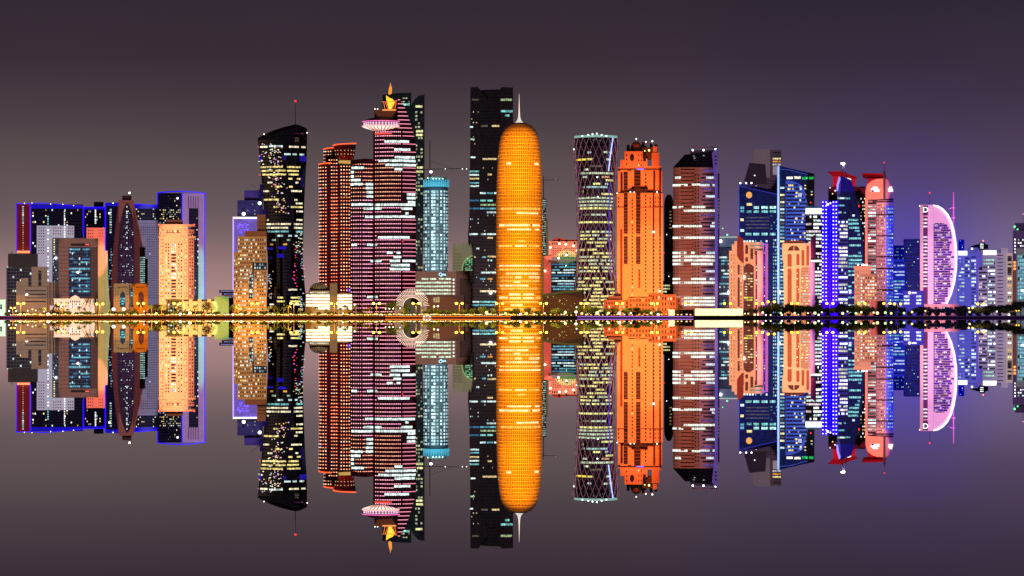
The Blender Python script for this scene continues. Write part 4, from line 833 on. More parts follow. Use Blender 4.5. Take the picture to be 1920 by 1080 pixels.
# lower and wider stage with piers and bays
b.box('wall', 1157, 1169.5, 362, 592, 1, 28, m=OR); b.box('wall', 1177, 1192.5, 361, 592, 0, 28, m=OR); b.box('wall', 1201, 1224, 361.5, 592, .5, 28, m=OR); b.box('wall', 1227, 1243, 362, 592, 1, 28, m=OR); b.box('recess_wall', 1169, 1228, 366, 592, 4, 26, m=wall('#5a2c1c', joint=0))  # recess wall darker than its piers, shade put into the colour
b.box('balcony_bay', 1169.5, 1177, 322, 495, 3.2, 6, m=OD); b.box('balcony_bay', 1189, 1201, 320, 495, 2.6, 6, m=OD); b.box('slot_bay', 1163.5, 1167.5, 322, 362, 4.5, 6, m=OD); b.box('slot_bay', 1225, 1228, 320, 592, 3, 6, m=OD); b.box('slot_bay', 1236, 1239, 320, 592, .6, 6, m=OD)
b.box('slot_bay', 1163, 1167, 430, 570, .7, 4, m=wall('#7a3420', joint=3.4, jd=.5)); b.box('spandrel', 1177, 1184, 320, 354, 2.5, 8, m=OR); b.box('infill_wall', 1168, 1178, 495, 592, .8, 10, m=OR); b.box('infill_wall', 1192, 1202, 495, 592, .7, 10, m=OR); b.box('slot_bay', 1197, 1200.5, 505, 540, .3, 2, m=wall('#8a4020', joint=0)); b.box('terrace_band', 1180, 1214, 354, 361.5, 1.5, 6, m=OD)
b.box('balcony_bridge', 1168.5, 1178, 438, 443, 1.6, 5, m=OR); b.box('balcony_bridge', 1192, 1201.5, 438, 443, 1.6, 5, m=OR); b.box('string_course', 1156.5, 1243.5, 388, 389.2, .25, 2, m=wall('#7a4830', joint=0))
for a, c_, mm in ((1169.8, 1176.8, 3.2), (1189.5, 1200.8, 2.6)):
    for y in frange(327, 495, 6.6): pass
q = MB(); 
for a, c_, d in ((1169.6, 1176.9, 2.2), (1189.2, 1200.9, 1.6)):
    for y in frange(327, 494, 6.6): q.box(b.X(a), b.X(c_), d, d+2, b.Z(y+1.5), b.Z(y), wall('#6a4a3c', joint=0))
q.build('balcony', b.o, kind='stuff')
DO = glass('#2a140c', 1.2, 9, .6, .04)
S0, S5 = b.plane(0, 1, 0), b.plane(0, 1, 5); S05 = b.plane(0, 1, .5); S1 = b.plane(0, 1, 1)
w1 = gridw(S0, 1183.5, 1187.5, 372, 555, 1, 27, .04, [WARM], .6, .5, 3, DO)+gridw(S05, 1208.5, 1212.5, 364, 548, 1, 27, .04, [WARM], .6, .5, 4, DO)+gridw(S05, 1217.5, 1221, 369, 390, 1, 3, 0, [], .6, .5, 4, DO)+gridw(S1, 1227, 1241, 368, 390, 3, 3, 0, [], .3, .5, 4, DO)+gridw(S1, 1158, 1162, 368, 390, 1, 3, 0, [], .5, .5, 4, DO)
w1 += gridw(S5, 1172, 1178, 286, 312, 1, 3, 0, [], .35, .3, 4, DO)+gridw(S5, 1195, 1205, 286, 314, 2, 3, .1, [WARM], .3, .3, 4, DO)+gridw(S5, 1208, 1213, 318, 352, 1, 5, 0, [], .5, .5, 4, DO)+[patch(b.plane(0, 1, .7), 1233, 1235, y, y+1, WARM) for y in ()]
w1 += [patch(b.plane(0, 1, .3), 1197.2, 1200, y, y+2, DO) for y in (506, 514, 522)]+[patch(b.plane(0, 1, 3), 1225.3, 1227.5, y, y+1.6, led('#ffb080', .9)) for y in frange(445, 560, 6.8)]+[patch(b.plane(0, 1, .6), 1236.5, 1238.5, y, y+1.6, led('#ffa070', .8)) for y in frange(445, 560, 6.8)]
emit(b.o, 'window', w1)
q = MB(); q.prism([(b.X(1185+4*cos(2*pi*i/14)), b.Z(295+6.5*sin(2*pi*i/14))) for i in range(14)], 4.7, 6, DO); q.build('oval_window', b.o); q = MB(); q.prism([(b.X(x), b.Z(y)) for x, y in ((1206, 302), (1206, 292), (1208.5, 288), (1211, 290), (1211, 302))], 4.6, 6, DO); q.build('arched_window', b.o)
D = b.cyl(1193, lambda p: 12*max(.04, 1-((283-p)/20)**2)**.5, 1, 16); b.lathe('dome', D, [264, 267, 271, 276, 283], wall('#8a5a3c', joint=0), 24)
q = MB()
for x, y in ((1178, 270), (1206, 265), (1210, 272), (1221, 268), (1225, 274), (1230, 269)): q.tube((b.X(x), 14, b.Z(284)), (b.X(x), 14, b.Z(y)), 2.2, 1.6, wall('#3a2a24', joint=0))
q.build('turret', b.o); b.box('crown_block', 1204, 1224, 276, 297, 8, 24, m=wall('#4a3428', joint=2))
for x, y, r_, m_ in ((1193, 260.5, 1, LAMPW), (1211, 266, 1, LAMPW), (1223, 265, 1.3, LAMPW), (1217, 282, 1.4, led('#e8ff90', 4)), (1209, 283, .8, led('#e8ff90', 3)), (1157, 362, .8, LAMPW), (1182, 360, 1, LAMPW), (1189, 360, .7, LAMPW), (1232, 360, 1, LAMPW), (1225.5, 435, 1.6, led('#f8f0ff', 3)), (1237, 546, 1.5, led('#ffe8e8', 3))): lampball(b, 'roof_lamp', x, y, r_, m_, 0)
b.box('sign', 1194, 1207, 315.5, 319, 4.2, 5, m=led('#9070ff', 1.5))
flood(1200, 2900, 262, 592, 110, '#ff5a20', 3.8, 150, 30); flood(1190, 2900, 370, 592, 100, '#ffb068', 2.4, 110, 25, -10); flood(1205, 2900, 460, 592, 100, '#ffb060', 1.6, 80, 15)
# ---- orange low arcade at its foot
b = B('low_palace', 'low orange lit arcaded building at the foot of the orange tower', 'building', 2780, 1205)
OL_ = wall('#c09070', joint=1.4)
for i, (a, c_, y, d) in enumerate(((1132, 1180, 562, 0), (1178, 1222, 556, -2), (1216, 1240, 550, 1), (1238, 1268, 552, 0), (1262, 1278, 557, 2), (1140, 1166, 555, 4))):
    S = b.box('wall', a, c_, y, 592, d, 22, m=OL_ if i < 4 else wall('#98786a', joint=1.4)); emit(b.o, 'window', gridw(S, a+2, c_-2, y+3, 585, max(1, int((c_-a)/6)), 3, .15, [WARM, AMB], .35, .55, i+5, DO))
D = b.cyl(1158, lambda p: 7*max(.05, 1-((555-p)/6)**2)**.5, 1, 12); b.lathe('dome', D, [549.3, 551, 553, 555.5], OL_, 16)
for x in (1186, 1206): b.box('canopy', x-6, x+6, 558.6, 560.4, -4, 0, m=wall('#e8c8a0', joint=0))
flood(1195, 2780, 548, 592, 150, '#ff8850', 2.6, 40, 6, -40); flood(1235, 2780, 548, 592, 110, '#ff8850', 2.6, 40, 6, 30)
# ---- small dark tower between
b = B('slim_tower', 'slim dark tower half hidden between the orange and brown towers', 'building', 3220, 1253)
D = b.cyl(1254, lambda p: 9 if p > 385 else 9*max(.1, 1-((385-p)/22)**2)**.5, 1, 12); b.lathe('wall', D, [364, 368, 375, 385, 450, 592], wall('#3c3040', joint=3.6), 24)
emit(b.o, 'window', gridw(lambda u, p: D((u-1254)*7, p), 1255, 1260, 393, 430, 2, 6, .7, [WARM2, DIM], .5, .4, 3, None)); b.box('low_block', 1242, 1263, 527, 592, -6, 12, m=wall('#6a7060', joint=3)); emit(b.o, 'window', strips(b.plane(0, 1, -6), [(1243.5, 1256, 535.5), (1243.5, 1256, 541.5), (1243.5, 1250, 547)], 2.6, lit('#f0f0b0', 1.2)))
for x, y in ((1250, 440), (1254, 518)): lampball(b, 'wall_lamp', x, y, .7, LAMPW)
lampball(b, 'signal_lamp', 1245, 474, .9, LAMPR)
# ---- brown and violet tower
b = B('office_tower', 'brown banded tower with mansard glass roof, its right face violet', 'skyscraper', 2940, 1304)
BT = wall('#845a52', joint=3.9, jd=.35)
q = MB(); fp = [(b.X(1262), 6), (b.X(1273), .2), (b.X(1313), 0), (b.X(1340), 4), (b.X(1340), 32), (b.X(1262), 32)]; q.column(fp, -.3, b.Z(313.5), BT); q.build('facade', b.o)
FL = b.plane(1313, 1340, 0, 4); FC = b.plane(1273, 1313, .2, 0); FF = b.plane(1262, 1273, 6, .2)
def FA(u, py): return FF(u, py) if u < 1273 else FC(u, py) if u < 1313 else FL(u, py)
q = MB(); n = 4; lo = [(b.X(1262), 6, b.Z(313)), (b.X(1313), 0, b.Z(313)), (b.X(1338), 3, b.Z(313)), (b.X(1338), 32, b.Z(313)), (b.X(1264), 32, b.Z(313))]; hi = [(b.X(1284), 14, b.Z(288)), (b.X(1318), 12, b.Z(287)), (b.X(1335), 12, b.Z(286)), (b.X(1335), 28, b.Z(286)), (b.X(1285), 28, b.Z(287))]; q.loft([[Vector(p) for p in lo], [Vector(p) for p in hi]], glass('#150e1c', 2, 4, .6)); q.build('mansard_roof', b.o)
b.box('roof_room', 1294, 1338, 280, 288, 14, 27, m=wall('#20182a', joint=0)); b.box('roof_frame', 1299, 1346, 274, 275.6, 12, 14, m=wall('#5a3038', joint=0)); b.prism('side_fin', [(1335, 287), (1346, 276), (1346, 592), (1340.2, 592), (1340, 340), (1336, 300)], 1, 28, wall('#a888b0', joint=3.9)); S = b.plane(0, 1, 1); w1 = [patch(S, 1340, 1344, y, y+2.5, DW) for y in (292, 299, 306)]
b.box('side_shaft', 1345.8, 1349, 325, 592, 3, 20, m=wall('#2a2038', joint=3))
for y in frange(372, 430, 6.5): w1.append(patch(b.plane(0, 1, 3), 1346.5, 1348.5, y, y+3, DIM))
q = MB()
for k, y in enumerate(frange(318, 585, 7)): q.box(b.X(1276), b.X(1302), -1.1, .4, b.Z(y+3.4), b.Z(y+.6), wall('#8a5444', joint=0)); 
q.build('balcony', b.o, kind='stuff')
for a, c_, y in [(1267, 1277, 333), (1324, 1338, 333), (1262.5, 1289, 347), (1297, 1313, 346), (1313, 1330, 347), (1336, 1339.5, 347), (1323, 1339.5, 368), (1262.5, 1269, 388.5), (1273, 1281, 388.5), (1297, 1322, 388), (1281, 1339.5, 395), (1335, 1339.5, 418), (1262.5, 1315, 424), (1332, 1339.5, 424), (1262.5, 1339.5, 445.5), (1262.5, 1287, 474), (1296, 1303, 474), (1324, 1339.5, 474), (1262.5, 1339.5, 481), (1262.5, 1339.5, 488), (1262.5, 1281, 495), (1296, 1336, 495), (1323, 1339.5, 508.5), (1262.5, 1275, 523), (1296, 1323, 523), (1330, 1339.5, 523), (1262.5, 1339.5, 530), (1264, 1339.5, 558.5), (1275, 1339.5, 565), (1278, 1339.5, 571.5)]:
    w1.append(patch(FA, a, c_, y-2, y+2, lit('#f4f8e8', 1.35, 2.4, .6, 1.2) if a < 1310 else lit('#dce8f8', 1.2, 2.4, .6, 1.2), 1.25, max(1, int((c_-a)/4))))
w1 += gridw(FC, 1296, 1312, 325, 585, 3, 37, .06, [DIM], .5, .35, 4, DW)
rr = random.Random(6)
for y in frange(318, 585, 7): w1.append(patch(FL, 1314+rr.uniform(0, 6), 1338, y+.4, y+3, DW if rr.random() < .7 else lit('#6a58c8', .6), .3))
emit(b.o, 'window', w1); mast(b, 1324, 264, 275, .2)
for x in (1299, 1319, 1342): lampball(b, 'roof_lamp', x, 280.5-(x > 1340)*1.5, 1.4, led('#e8f4ff', 6), 9)
flood(1290, 2940, 305, 592, 62, '#ffb4a0', 2.7, dpx=-30); flood(1332, 2940, 275, 592, 34, '#a898ff', 1.7, dpx=30); flood(1300, 2940, 520, 592, 80, '#ffe8c0', .9, 60, 5)
# ---- pale glass office behind
b = B('office_tower', 'pale glass office with white roof ring between brown and orange arch towers', 'building', 3080, 1366)
b.box('top_block', 1347, 1382, 445, 466, 3, 24, m=wall('#8890a0', joint=3)); b.box('roof_line', 1346, 1383, 443.5, 445.5, 2, 26, m=led('#d0e0d8', .6)); S = b.box('facade', 1347, 1386, 465, m=glass('#3a4458', 2, 3.6, .8)); 
emit(b.o, 'window', runs(S, 1348, 1384, 467, 575, 6.2, 4, .65, [COOL, CB, lit('#c0d8f0', .9)], .5, 31, None, .15)); lampball(b, 'sign_lamp', 1351, 452, 2.6, led('#ffffff', 3), 2); lampball(b, 'signal_lamp', 1363.5, 440, 1.3, LAMPG, 3)
for x in (1359, 1368): lampball(b, 'wall_lamp', x, 466, .7, LAMPW, 2)
lampball(b, 'signal_lamp', 1355, 428, .8, LAMPG, 4); flood(1366, 3080, 440, 592, 44, '#d0d8ff', 1.0)
# ---- tall grey block and dark hipped block behind
b = B('slab_tower', 'tall plain grey block with a strip of warm windows at upper right', 'skyscraper', 3300, 1438)
b.box('blank_wall', 1411, 1444, 279.5, m=wall('#8a8088', joint=0)); S = b.box('window_bay', 1443.8, 1465, 281, 592, 1, 24, m=wall('#5a4c58', joint=3.4))
emit(b.o, 'window', [patch(S, x, x+1.6, y, y+3, m_) for y, m_ in ((285, DW), (291, DW), (296, WARM), (301.5, AMB), (307, lit('#e8e0f0', 1))) for x in frange(1449, 1463.5, 2.2)]); b.box('sign_panel', 1449, 1459, 312, 328, .2, 1, m=wall('#d8d8e0', joint=0)); flood(1438, 3300, 276, 350, 60, '#f0d4e0', .9, 60, 196)  # spot hung above the neighbours, added to lift the grey wall
b = B('hipped_tower', 'dark hipped roof block above the tower with the orange disc sign', 'skyscraper', 3180, 1420)
b.prism('roof', [(1395, 345), (1399, 326), (1405, 305), (1435, 308), (1437, 335), (1438, 345)], 0, 22, wall('#2a2030', joint=0)); S = b.box('wall', 1396, 1458, 333, 592, .5, 24, m=wall('#5a4c5c', joint=3.2)); emit(b.o, 'window', gridw(S, 1402, 1456, 337, 352, 12, 3, .05, [WARM], .5, .5, 5)); b.box('stair_room', 1445, 1454, 329, 334, 2, 15, m=wall('#4a4050')); lampball(b, 'roof_lamp', 1415, 329, .9, LAMPW); flood(1420, 3180, 300, 350, 60, '#e0b8d8', 1.1, 60, 165)  # last spot is added fill in mid air, brightening the dark roof
# ---- two slanted blue towers
b = B('slanted_tower', 'blue glass tower with slanted roof and glowing orange disc sign', 'skyscraper', 3060, 1423)
BG = glass('#14284a', 2.2, 3.8, .8); S = b.prism('facade', [(1386, 349), (1461, 366), (1461, 592), (1386, 592)], 0, 30, BG); S = b.plane(0, 1, 0)
q = MB(); q.prism([(b.X(x), b.Z(y)) for x, y in ((1386, 349), (1386, 343), (1410, 347), (1440, 354), (1461, 357), (1461, 366))], 4, 28, wall('#5c50a0', joint=2.5)); q.build('roof_screen', b.o)
q = MB(); q.path([(b.X(1385.6), -.5, b.Z(y)) for y in (590, 348)], .6, wall('#a8b0c8', joint=0)); q.path([(b.X(x), -.5, b.Z(y)) for x, y in ((1386, 348.5), (1461, 365.5))], .6, wall('#8878b0', joint=0)); q.build('edge_frame', b.o)
q = MB(); q.prism([(b.X(1404.5+5.6*cos(2*pi*i/24)), b.Z(365.5-6*sin(2*pi*i/24))) for i in range(24)], -.9, 0, led('#ffa818', 1.05)); q.build('disc_sign', b.o)
Bc = [CYAN, CB, COOL]
w1 = strips(S, [(1400, 1410, 383, lit('#ffe890', 1.4))]+[(a, c_, y, m_) for a, c_ in ((1413, 1423), (1428, 1440), (1443, 1455)) for y, m_ in ((389, lit('#c0fff8', 1.7)), (396.5, lit('#90f0e8', 1.1)))]+[(1388, 1395, 389.5, CB), (1388, 1395, 396, CB), (1400, 1409, 397, CB), (1388, 1394, 412, WARM), (1388, 1395, 432, COOL)]+[(a, a+11, 439, lit('#a0f0f0', 1.3)) for a in (1398, 1412.5, 1428, 1443)], 4.6, CYAN)
w1 += strips(S, [(1398, 1442, y, lit('#8078a0', .45)) for y in (408, 414.5, 421, 427.5)], 2.4, CB)+gridw(S, 1444, 1459, 402, 432, 3, 5, .7, [CB, CB2], .6, .4, 5, None)+gridw(S, 1449, 1459, 447, 588, 3, 22, .85, [CYAN, COOL, CB], .6, .5, 6, None)+gridw(S, 1388, 1440, 449, 580, 10, 20, .3, [CB, COOL, WHITE], .6, .5, 7, None)
emit(b.o, 'window', w1)
for x in (1388, 1399, 1409): lampball(b, 'roof_lamp', x, 343, 1.3, led('#e8e8ff', 5), 2)
flood(1423, 3060, 343, 592, 78, '#6878ff', 2.4); 
b = B('slanted_tower', 'blue glass tower with slanted roof, white banded floors and green top windows', 'skyscraper', 3020, 1494)
b.prism('facade', [(1461, 312), (1527, 327), (1527, 592), (1461, 592)], 0, 30, glass('#162c50', 2.2, 3.8, .8)); S = b.plane(0, 1, 0)
b.box('edge_fin', 1457.5, 1461.2, 311, 592, -1.6, 26, m=wall('#d0e0f0', joint=0)); q = MB(); q.path([(b.X(x), -.5, b.Z(y)) for x, y in ((1463, 317), (1480, 318.5), (1526, 331))], .4, wall('#a0b0e0', joint=0)); q.path([(b.X(x), -.5, b.Z(y)) for x, y in ((1461, 311.5), (1527, 327))], .7, wall('#20305a', joint=0)); q.build('roof_edge', b.o)
w1 = strips(S, [(1475, 1486, 333.5, lit('#fff8e0', 1.6)), (1489, 1501, 333, lit('#fff0d8', 1.6)), (1504, 1514, 334, lit('#30e070', 1.0)), (1517, 1525, 334, lit('#20d068', .9))], 4.4, WHITE)
b.prism('banded_front', [(1473, 592), (1473, 338), (1485, 339), (1497, 344), (1505, 349), (1509, 360), (1513, 372), (1515, 388), (1515, 592)], -.5, 3, wall('#8494c8', joint=0))
S2 = b.plane(0, 1, -.5); rr = random.Random(3)
for y in frange(345, 585, 6.9):
    x1 = min(1514, 1496+(y-345)*.5); w1.append(patch(S2, 1474, x1, y+1, y+4.2, glass('#16203c', 2, 9, .6), .2))
    for i in range(3):
        if rr.random() < .55: a = rr.uniform(1474, x1-5); w1.append(patch(S2, a, a+rr.uniform(2, 5), y+1, y+4.2, rr.choice([COOL, WARM, lit('#c8c8f0', .8)]), .45))
w1 += strips(S, [(1462.5, 1471, y, m_) for y, m_ in zip(frange(352, 585, 6.7), [COOL, None, WARM, DIM, WARM, DIM, COOL, COOL, DIM, COOL, DIM, CB, CB, CB, COOL, WARM, DIM, CB, CB2, CB, COOL, CB, CB, COOL, CB, COOL, CB, CB, CB, COOL, CB, COOL, CB, COOL, COOL]) if m_], 3.4, COOL)+gridw(S, 1507, 1525, 345, 368, 3, 4, .4, [WARM, GRN, COOL], .5, .35, 4, None)
w1.append(patch(S2, 1499, 1503, 349, 356, lit('#d8e0ff', 1.3), .5)); w1.append(patch(S2, 1497, 1503, 362, 369, lit('#d8e0ff', 1.1), .5)); emit(b.o, 'window', w1); lampball(b, 'signal_lamp', 1520, 380, 1.1, LAMPR)
flood(1494, 3020, 311, 592, 76, '#7890ff', 2.2); flood(1459, 3020, 311, 592, 8, '#d8f0ff', 2.2)
# ---- twin arch towers
def archtower(label, px0, pts):
    b = B('arch_tower', label, 'building', 2860, px0); return b
b = B('arch_tower', 'orange masonry tower with tall arched bays and red slab fin, left of the pair', 'building', 2860, 1402)
AM = wall('#d2b49a', joint=2, jd=.9); RG = glass('#4a1c20', 1.4, 2.9, .8, .04)
b.prism('wall', [(1367, 592), (1367, 470), (1372, 470), (1372, 458), (1377, 458), (1377, 452), (1394, 452), (1394, 592)], 0, 22, AM); b.prism('red_fin', [(1382, 452), (1383, 440), (1394, 449), (1394, 495), (1386, 487), (1382, 480)], -1, 18, wall('#7a2424', joint=1.2, jd=.5)); S = b.box('glass_infill', 1393.5, 1420, 454, 592, 3, 22, m=RG)
b.box('wall', 1380, 1394, 493, 592, -1.4, 6, m=AM); b.box('pier', 1413.5, 1416.5, 478, 592, 1, 6, m=AM); b.box('wall', 1420, 1431, 470, 592, .5, 22, m=wall('#d8a898', joint=2, jd=.9)); b.box('end_pier', 1435, 1440, 457, 592, .3, 22, m=wall('#c890c0', joint=2, jd=.9)); b.box('link_glass', 1430.5, 1436, 460, 592, 3, 20, m=glass('#2018a0', 1.2, 2.8, 1)); b.box('parapet', 1394, 1432, 454, 470, 2, 20, m=wall('#c0b098', joint=2))
b.prism('arch_frame', [(1394.5, 500), (1394.5, 454), (1406, 454), (1406, 467), (1415, 467), (1415, 500), (1411, 498), (1406, 494), (1400, 494)], 1.2, 5, AM)
def archwin(b, cx, w, top, bot, d, m):
    q = MB(); q.prism([(b.X(cx-w), b.Z(bot))]+[(b.X(cx-w*cos(pi*i/8)), b.Z(top+w-w*sin(pi*i/8))) for i in range(9)]+[(b.X(cx+w), b.Z(bot))], d-.25, d+.3, m); q.build('arched_window', b.o)
for cx, w_, t, bo, d in ((1400, 2.6, 459, 476, 1.2), (1409.5, 2.6, 466, 486, 1.2), (1400, 2.6, 482, 490, 1.2), (1385, 2, 496, 515, -1.4), (1385, 2, 520, 575, -1.4)): archwin(b, cx, w_, t, bo, d, RG)
S3 = b.plane(0, 1, 3); rr = random.Random(4)
w1 = gridw(S3, 1396, 1412, 500, 580, 3, 16, .3, [WARM, lit('#ffd8a0', .7)], .8, .35, 5, None)+gridw(S3, 1417, 1419.8, 478, 585, 1, 17, .35, [COOL, WARM], .9, .5, 6, None)+gridw(b.plane(0, 1, -1.4), 1388, 1391, 497, 585, 1, 14, .25, [WARM], .6, .5, 6, RG)+gridw(S3, 1431.5, 1434.5, 466, 585, 1, 22, .6, [lit('#5048ff', 1.3), lit('#c8c8ff', 1.2)], .7, .5, 3, None)+gridw(b.plane(0, 1, 0), 1369, 1379, 475, 585, 2, 15, .1, [WARM], .2, .6, 4, RG)+strips(b.plane(0, 1, 2), [(1405, 1431, 460.5), (1406, 1431, 467.5, DIM)], 3, lit('#d0c8b0', .7))
w1 += strips(S3, [(1395, 1412, 558, lit('#ffe860', 1.6)), (1400, 1411, 562.5, lit('#ffe860', 1.3))], 2.6, WARM); emit(b.o, 'window', w1)
flood(1393, 2860, 440, 592, 60, '#ffb898', 3.4, 90, 45); flood(1430, 2860, 450, 592, 24, '#ffa0d8', 2.5, 90, 35); lampball(b, 'roof_lamp', 1433, 458, 1.4, led('#4040ff', 2.5), -1)
b = B('arch_tower', 'orange masonry tower with tall arched bays and red slab fin, right of the pair', 'building', 2860, 1499)
b.prism('wall', [(1466, 458), (1468, 456), (1520, 456), (1520, 500), (1508, 500), (1502, 503), (1501, 592), (1470, 592), (1469, 492), (1467, 485)], 0, 22, AM); S = b.box('glass_infill', 1500.5, 1520, 498, 592, 3, 20, m=wall('#a88878', joint=2.8, jd=.3)); b.box('end_pier', 1519.5, 1528, 492, 592, .5, 20, m=wall('#b898a8', joint=2, jd=.9)); b.prism('red_fin', [(1520, 456), (1520, 446), (1530, 438), (1530, 484), (1520, 484)], -1, 18, wall('#702438', joint=1.2, jd=.5)); b.prism('roof', [(1471, 456.2), (1473, 451), (1505, 451), (1509, 456.2)], 2, 20, wall('#5a2430', joint=0))
q = MB(); q.prism([(b.X(1477), b.Z(470))]+[(b.X(1488.5-10.5*cos(pi*i/10)), b.Z(469-8*sin(pi*i/10))) for i in range(11)]+[(b.X(1499), b.Z(470))], -.4, .3, RG); q.build('lunette_window', b.o)
for cx, w_, t, bo in ((1480.5, 4, 476, 500), (1496, 3, 476, 497), (1505.5, 2.6, 469, 498), (1514.5, 2.6, 461, 498), (1480.5, 4, 503, 580), (1496, 3, 503, 580)): archwin(b, cx, w_, t, bo, 0, wall('#9a4c38', joint=2.4, jd=.4))
b.box('mullion', 1487.8, 1489.4, 461, 470, -.8, .2, m=AM); emit(b.o, 'window', gridw(b.plane(0, 1, 3), 1502, 1519, 506, 585, 4, 13, .5, [WARM, COOL, lit('#ffd8d0', .8)], .8, .4, 5, None)+gridw(b.plane(0, 1, 0), 1476.8, 1484.2, 500, 580, 2, 16, .2, [lit('#ffb080', .7)], .7, .4, 6, None, off=.4)+gridw(b.plane(0, 1, 0), 1493.3, 1498.7, 500, 580, 2, 16, .25, [lit('#ffb080', .7), WARM], .7, .4, 6, None, off=.4))
flood(1493, 2860, 438, 592, 56, '#ffc09c', 3.4, 90, 45); flood(1524, 2860, 438, 592, 14, '#c060ff', 2, 90, 10); flood(1490, 2860, 470, 592, 56, '#ffc090', 1.6, 60, 25)
# ---- white top lit tower
b = B('office_tower', 'grey office with a blazing white lit top storey', 'building', 2980, 1528)
S = b.box('wall', 1510, 1548, 400, m=wall('#8878a0', joint=3.6)); b.box('top_storey', 1510.5, 1546, 391, 401, -1, 25, m=lit('#f4fcff', 2.6, 2, .7, 1.1, .04)); b.box('roof', 1508, 1546, 387, 391, 1, 24, m=wall('#6078a8', joint=0))
emit(b.o, 'window', runs(S, 1511, 1546, 403, 575, 6.9, 3.6, .8, [WHITE, lit('#ffe8f0', 1.2), COOL], .55, 41, DW, .12)); flood(1528, 2980, 400, 592, 44, '#a080ff', 1.3)
# ---- red canopy towers behind
RC = wall('#b03850', joint=0)
b = B('canopy_tower', 'dark tower with flaring red lit canopy behind the pointed blue tower', 'skyscraper', 3240, 1582)
S = b.box('wall', 1553, 1622, 350, m=wall('#3c2848', joint=3.4)); b.box('neck', 1562, 1604, 330, 351, 4, 20, m=RC)
q = MB(); q.loft([[Vector((b.X(x), d, b.Z(y))) for x, y, d in ((1552, 323, -14), (1576, 322, -20), (1609, 334, -14), (1607, 331, 30), (1560, 324, 30))], [Vector((b.X(x), d, b.Z(y))) for x, y, d in ((1560, 330, 0), (1576, 330, -2), (1603, 337, 0), (1602, 336, 24), (1564, 330, 24))]], RC); q.build('canopy', b.o)
w1 = gridw(S, 1554, 1568, 349, 366, 3, 3, .7, [WARM, WHITE], .45, .4, 5, None)+gridw(S, 1604, 1622, 352, 420, 5, 9, .2, [CB, WARM], .5, .35, 6, None)+[patch(b.plane(0, 1, 4), 1580, 1598, 332.5, 335, lit('#fff0f8', 1.8)), patch(b.plane(0, 1, 4), 1592, 1596, 335, 341, lit('#fff0f8', 1.5))]; emit(b.o, 'window', w1); flood(1581, 3240, 320, 352, 60, '#ff5060', 2.3, 90, 150)
for x, y, m_ in ((1606, 381, led('#f0ffb8', 5)), (1618, 407, led('#ffd8a0', 3)), (1618, 428, led('#ffe8d8', 3)), (1618, 442, led('#ffe8c8', 3)), (1615, 395, LAMPR), (1611, 387, LAMPR)): lampball(b, 'wall_lamp', x, y, 1.7, m_, -2)
b = B('canopy_tower', 'tower with flat red lit canopy behind the salmon round capped tower', 'skyscraper', 3200, 1645)
S = b.box('wall', 1612, 1668, 352, m=wall('#583858', joint=3.4)); emit(b.o, 'window', gridw(S, 1613, 1623, 356, 500, 3, 22, .3, [WARM, WHITE, DIM], .5, .4, 5, None)); b.prism('neck', [(1624, 352), (1628, 334), (1664, 334), (1664, 352)], 3, 20, RC)
q = MB(); q.loft([[Vector((b.X(x), d, b.Z(y))) for x, y, d in ((1616, 325, -10), (1660, 326.5, -10), (1662, 331, 26), (1618, 331, 26))], [Vector((b.X(x), d, b.Z(y))) for x, y, d in ((1618, 328, -6), (1658, 330, -6), (1658, 333, 22), (1622, 333, 22))]], RC); q.build('canopy', b.o); flood(1640, 3200, 320, 356, 54, '#ff5060', 2.0, 90, 150)
# ---- pointed blue tower
b = B('pointed_tower', 'dark blue pointed glass tower with curved right side and lamp on its tip', 'skyscraper', 2980, 1594)
b.prism('facade', [(1569, 592), (1569, 350), (1574, 331), (1580, 331), (1596, 338), (1600, 350), (1607, 375), (1613, 405), (1618, 440), (1620, 480), (1620, 592)], 0, 26, glass('#101e40', 2, 3.8, .9)); S = b.plane(0, 1, 0)
b.prism('lit_edge', [(1568, 358), (1569, 345), (1573, 331), (1577, 333), (1573, 345), (1571, 358)], -.5, 4, wall('#b8b0e0', joint=0)); b.prism('roof_slope', [(1575, 333), (1580, 330.5), (1596, 338), (1600, 350), (1602, 360), (1572, 360)], -.3, 3, wall('#3a3070', joint=0))
w1 = strips(S, [(1570.5, 1585, 371.5), (1586, 1594, 372, CB), (1571, 1584, 385, CB), (1572, 1578, 398), (1582, 1586, 399, CB)], 3, COOL)+[patch(S, a, min(1567+52, c_), y-1.8, y+1.8, m_) for a, c_, y, m_ in ((1598, 1603, 404, COOL), (1590, 1609, 412.5, CYAN), (1590, 1610, 419.5, CYAN), (1592, 1611, 427, CYAN), (1603, 1612, 433, CB), (1608, 1612, 440, CYAN), (1592, 1614, 447, CYAN), (1592, 1614, 460, CYAN), (1609, 1614, 474, CB), (1591, 1616, 480, CYAN), (1591, 1616, 487.5, CYAN), (1591, 1616, 494, CB), (1590, 1604, 500, CB))]
w1 += gridw(S, 1590, 1604, 505, 590, 2, 12, .75, [CYAN, CB, COOL], .8, .45, 4, None); b.prism('balcony_wing', [(1571, 592), (1571, 412), (1590, 412), (1590, 592)], -2, 3, wall('#7c7090', joint=2.4)); w1 += runs(b.plane(0, 1, -2), 1571.5, 1589.5, 413, 585, 6.9, 3, .75, [lit('#fff8e0', 1.5), WHITE, lit('#f0f0c8', 1)], .5, 8, DW, .1)
emit(b.o, 'window', w1); q = MB(); q.tube((b.X(1577), 6, b.Z(333)), (b.X(1581), 8, b.Z(309)), .7, .5, wall('#a898b8', joint=0)); q.tube((b.X(1588), 6, b.Z(334)), (b.X(1582), 8, b.Z(309)), .7, .5, wall('#a898b8', joint=0)); q.build('tip_frame', b.o); lampball(b, 'tip_lamp', 1581.5, 306.5, 2.3, led('#f8ffd8', 7), 6); lampball(b, 'tip_lamp', 1578, 306, 1.3, led('#f8ffd8', 7), 5)
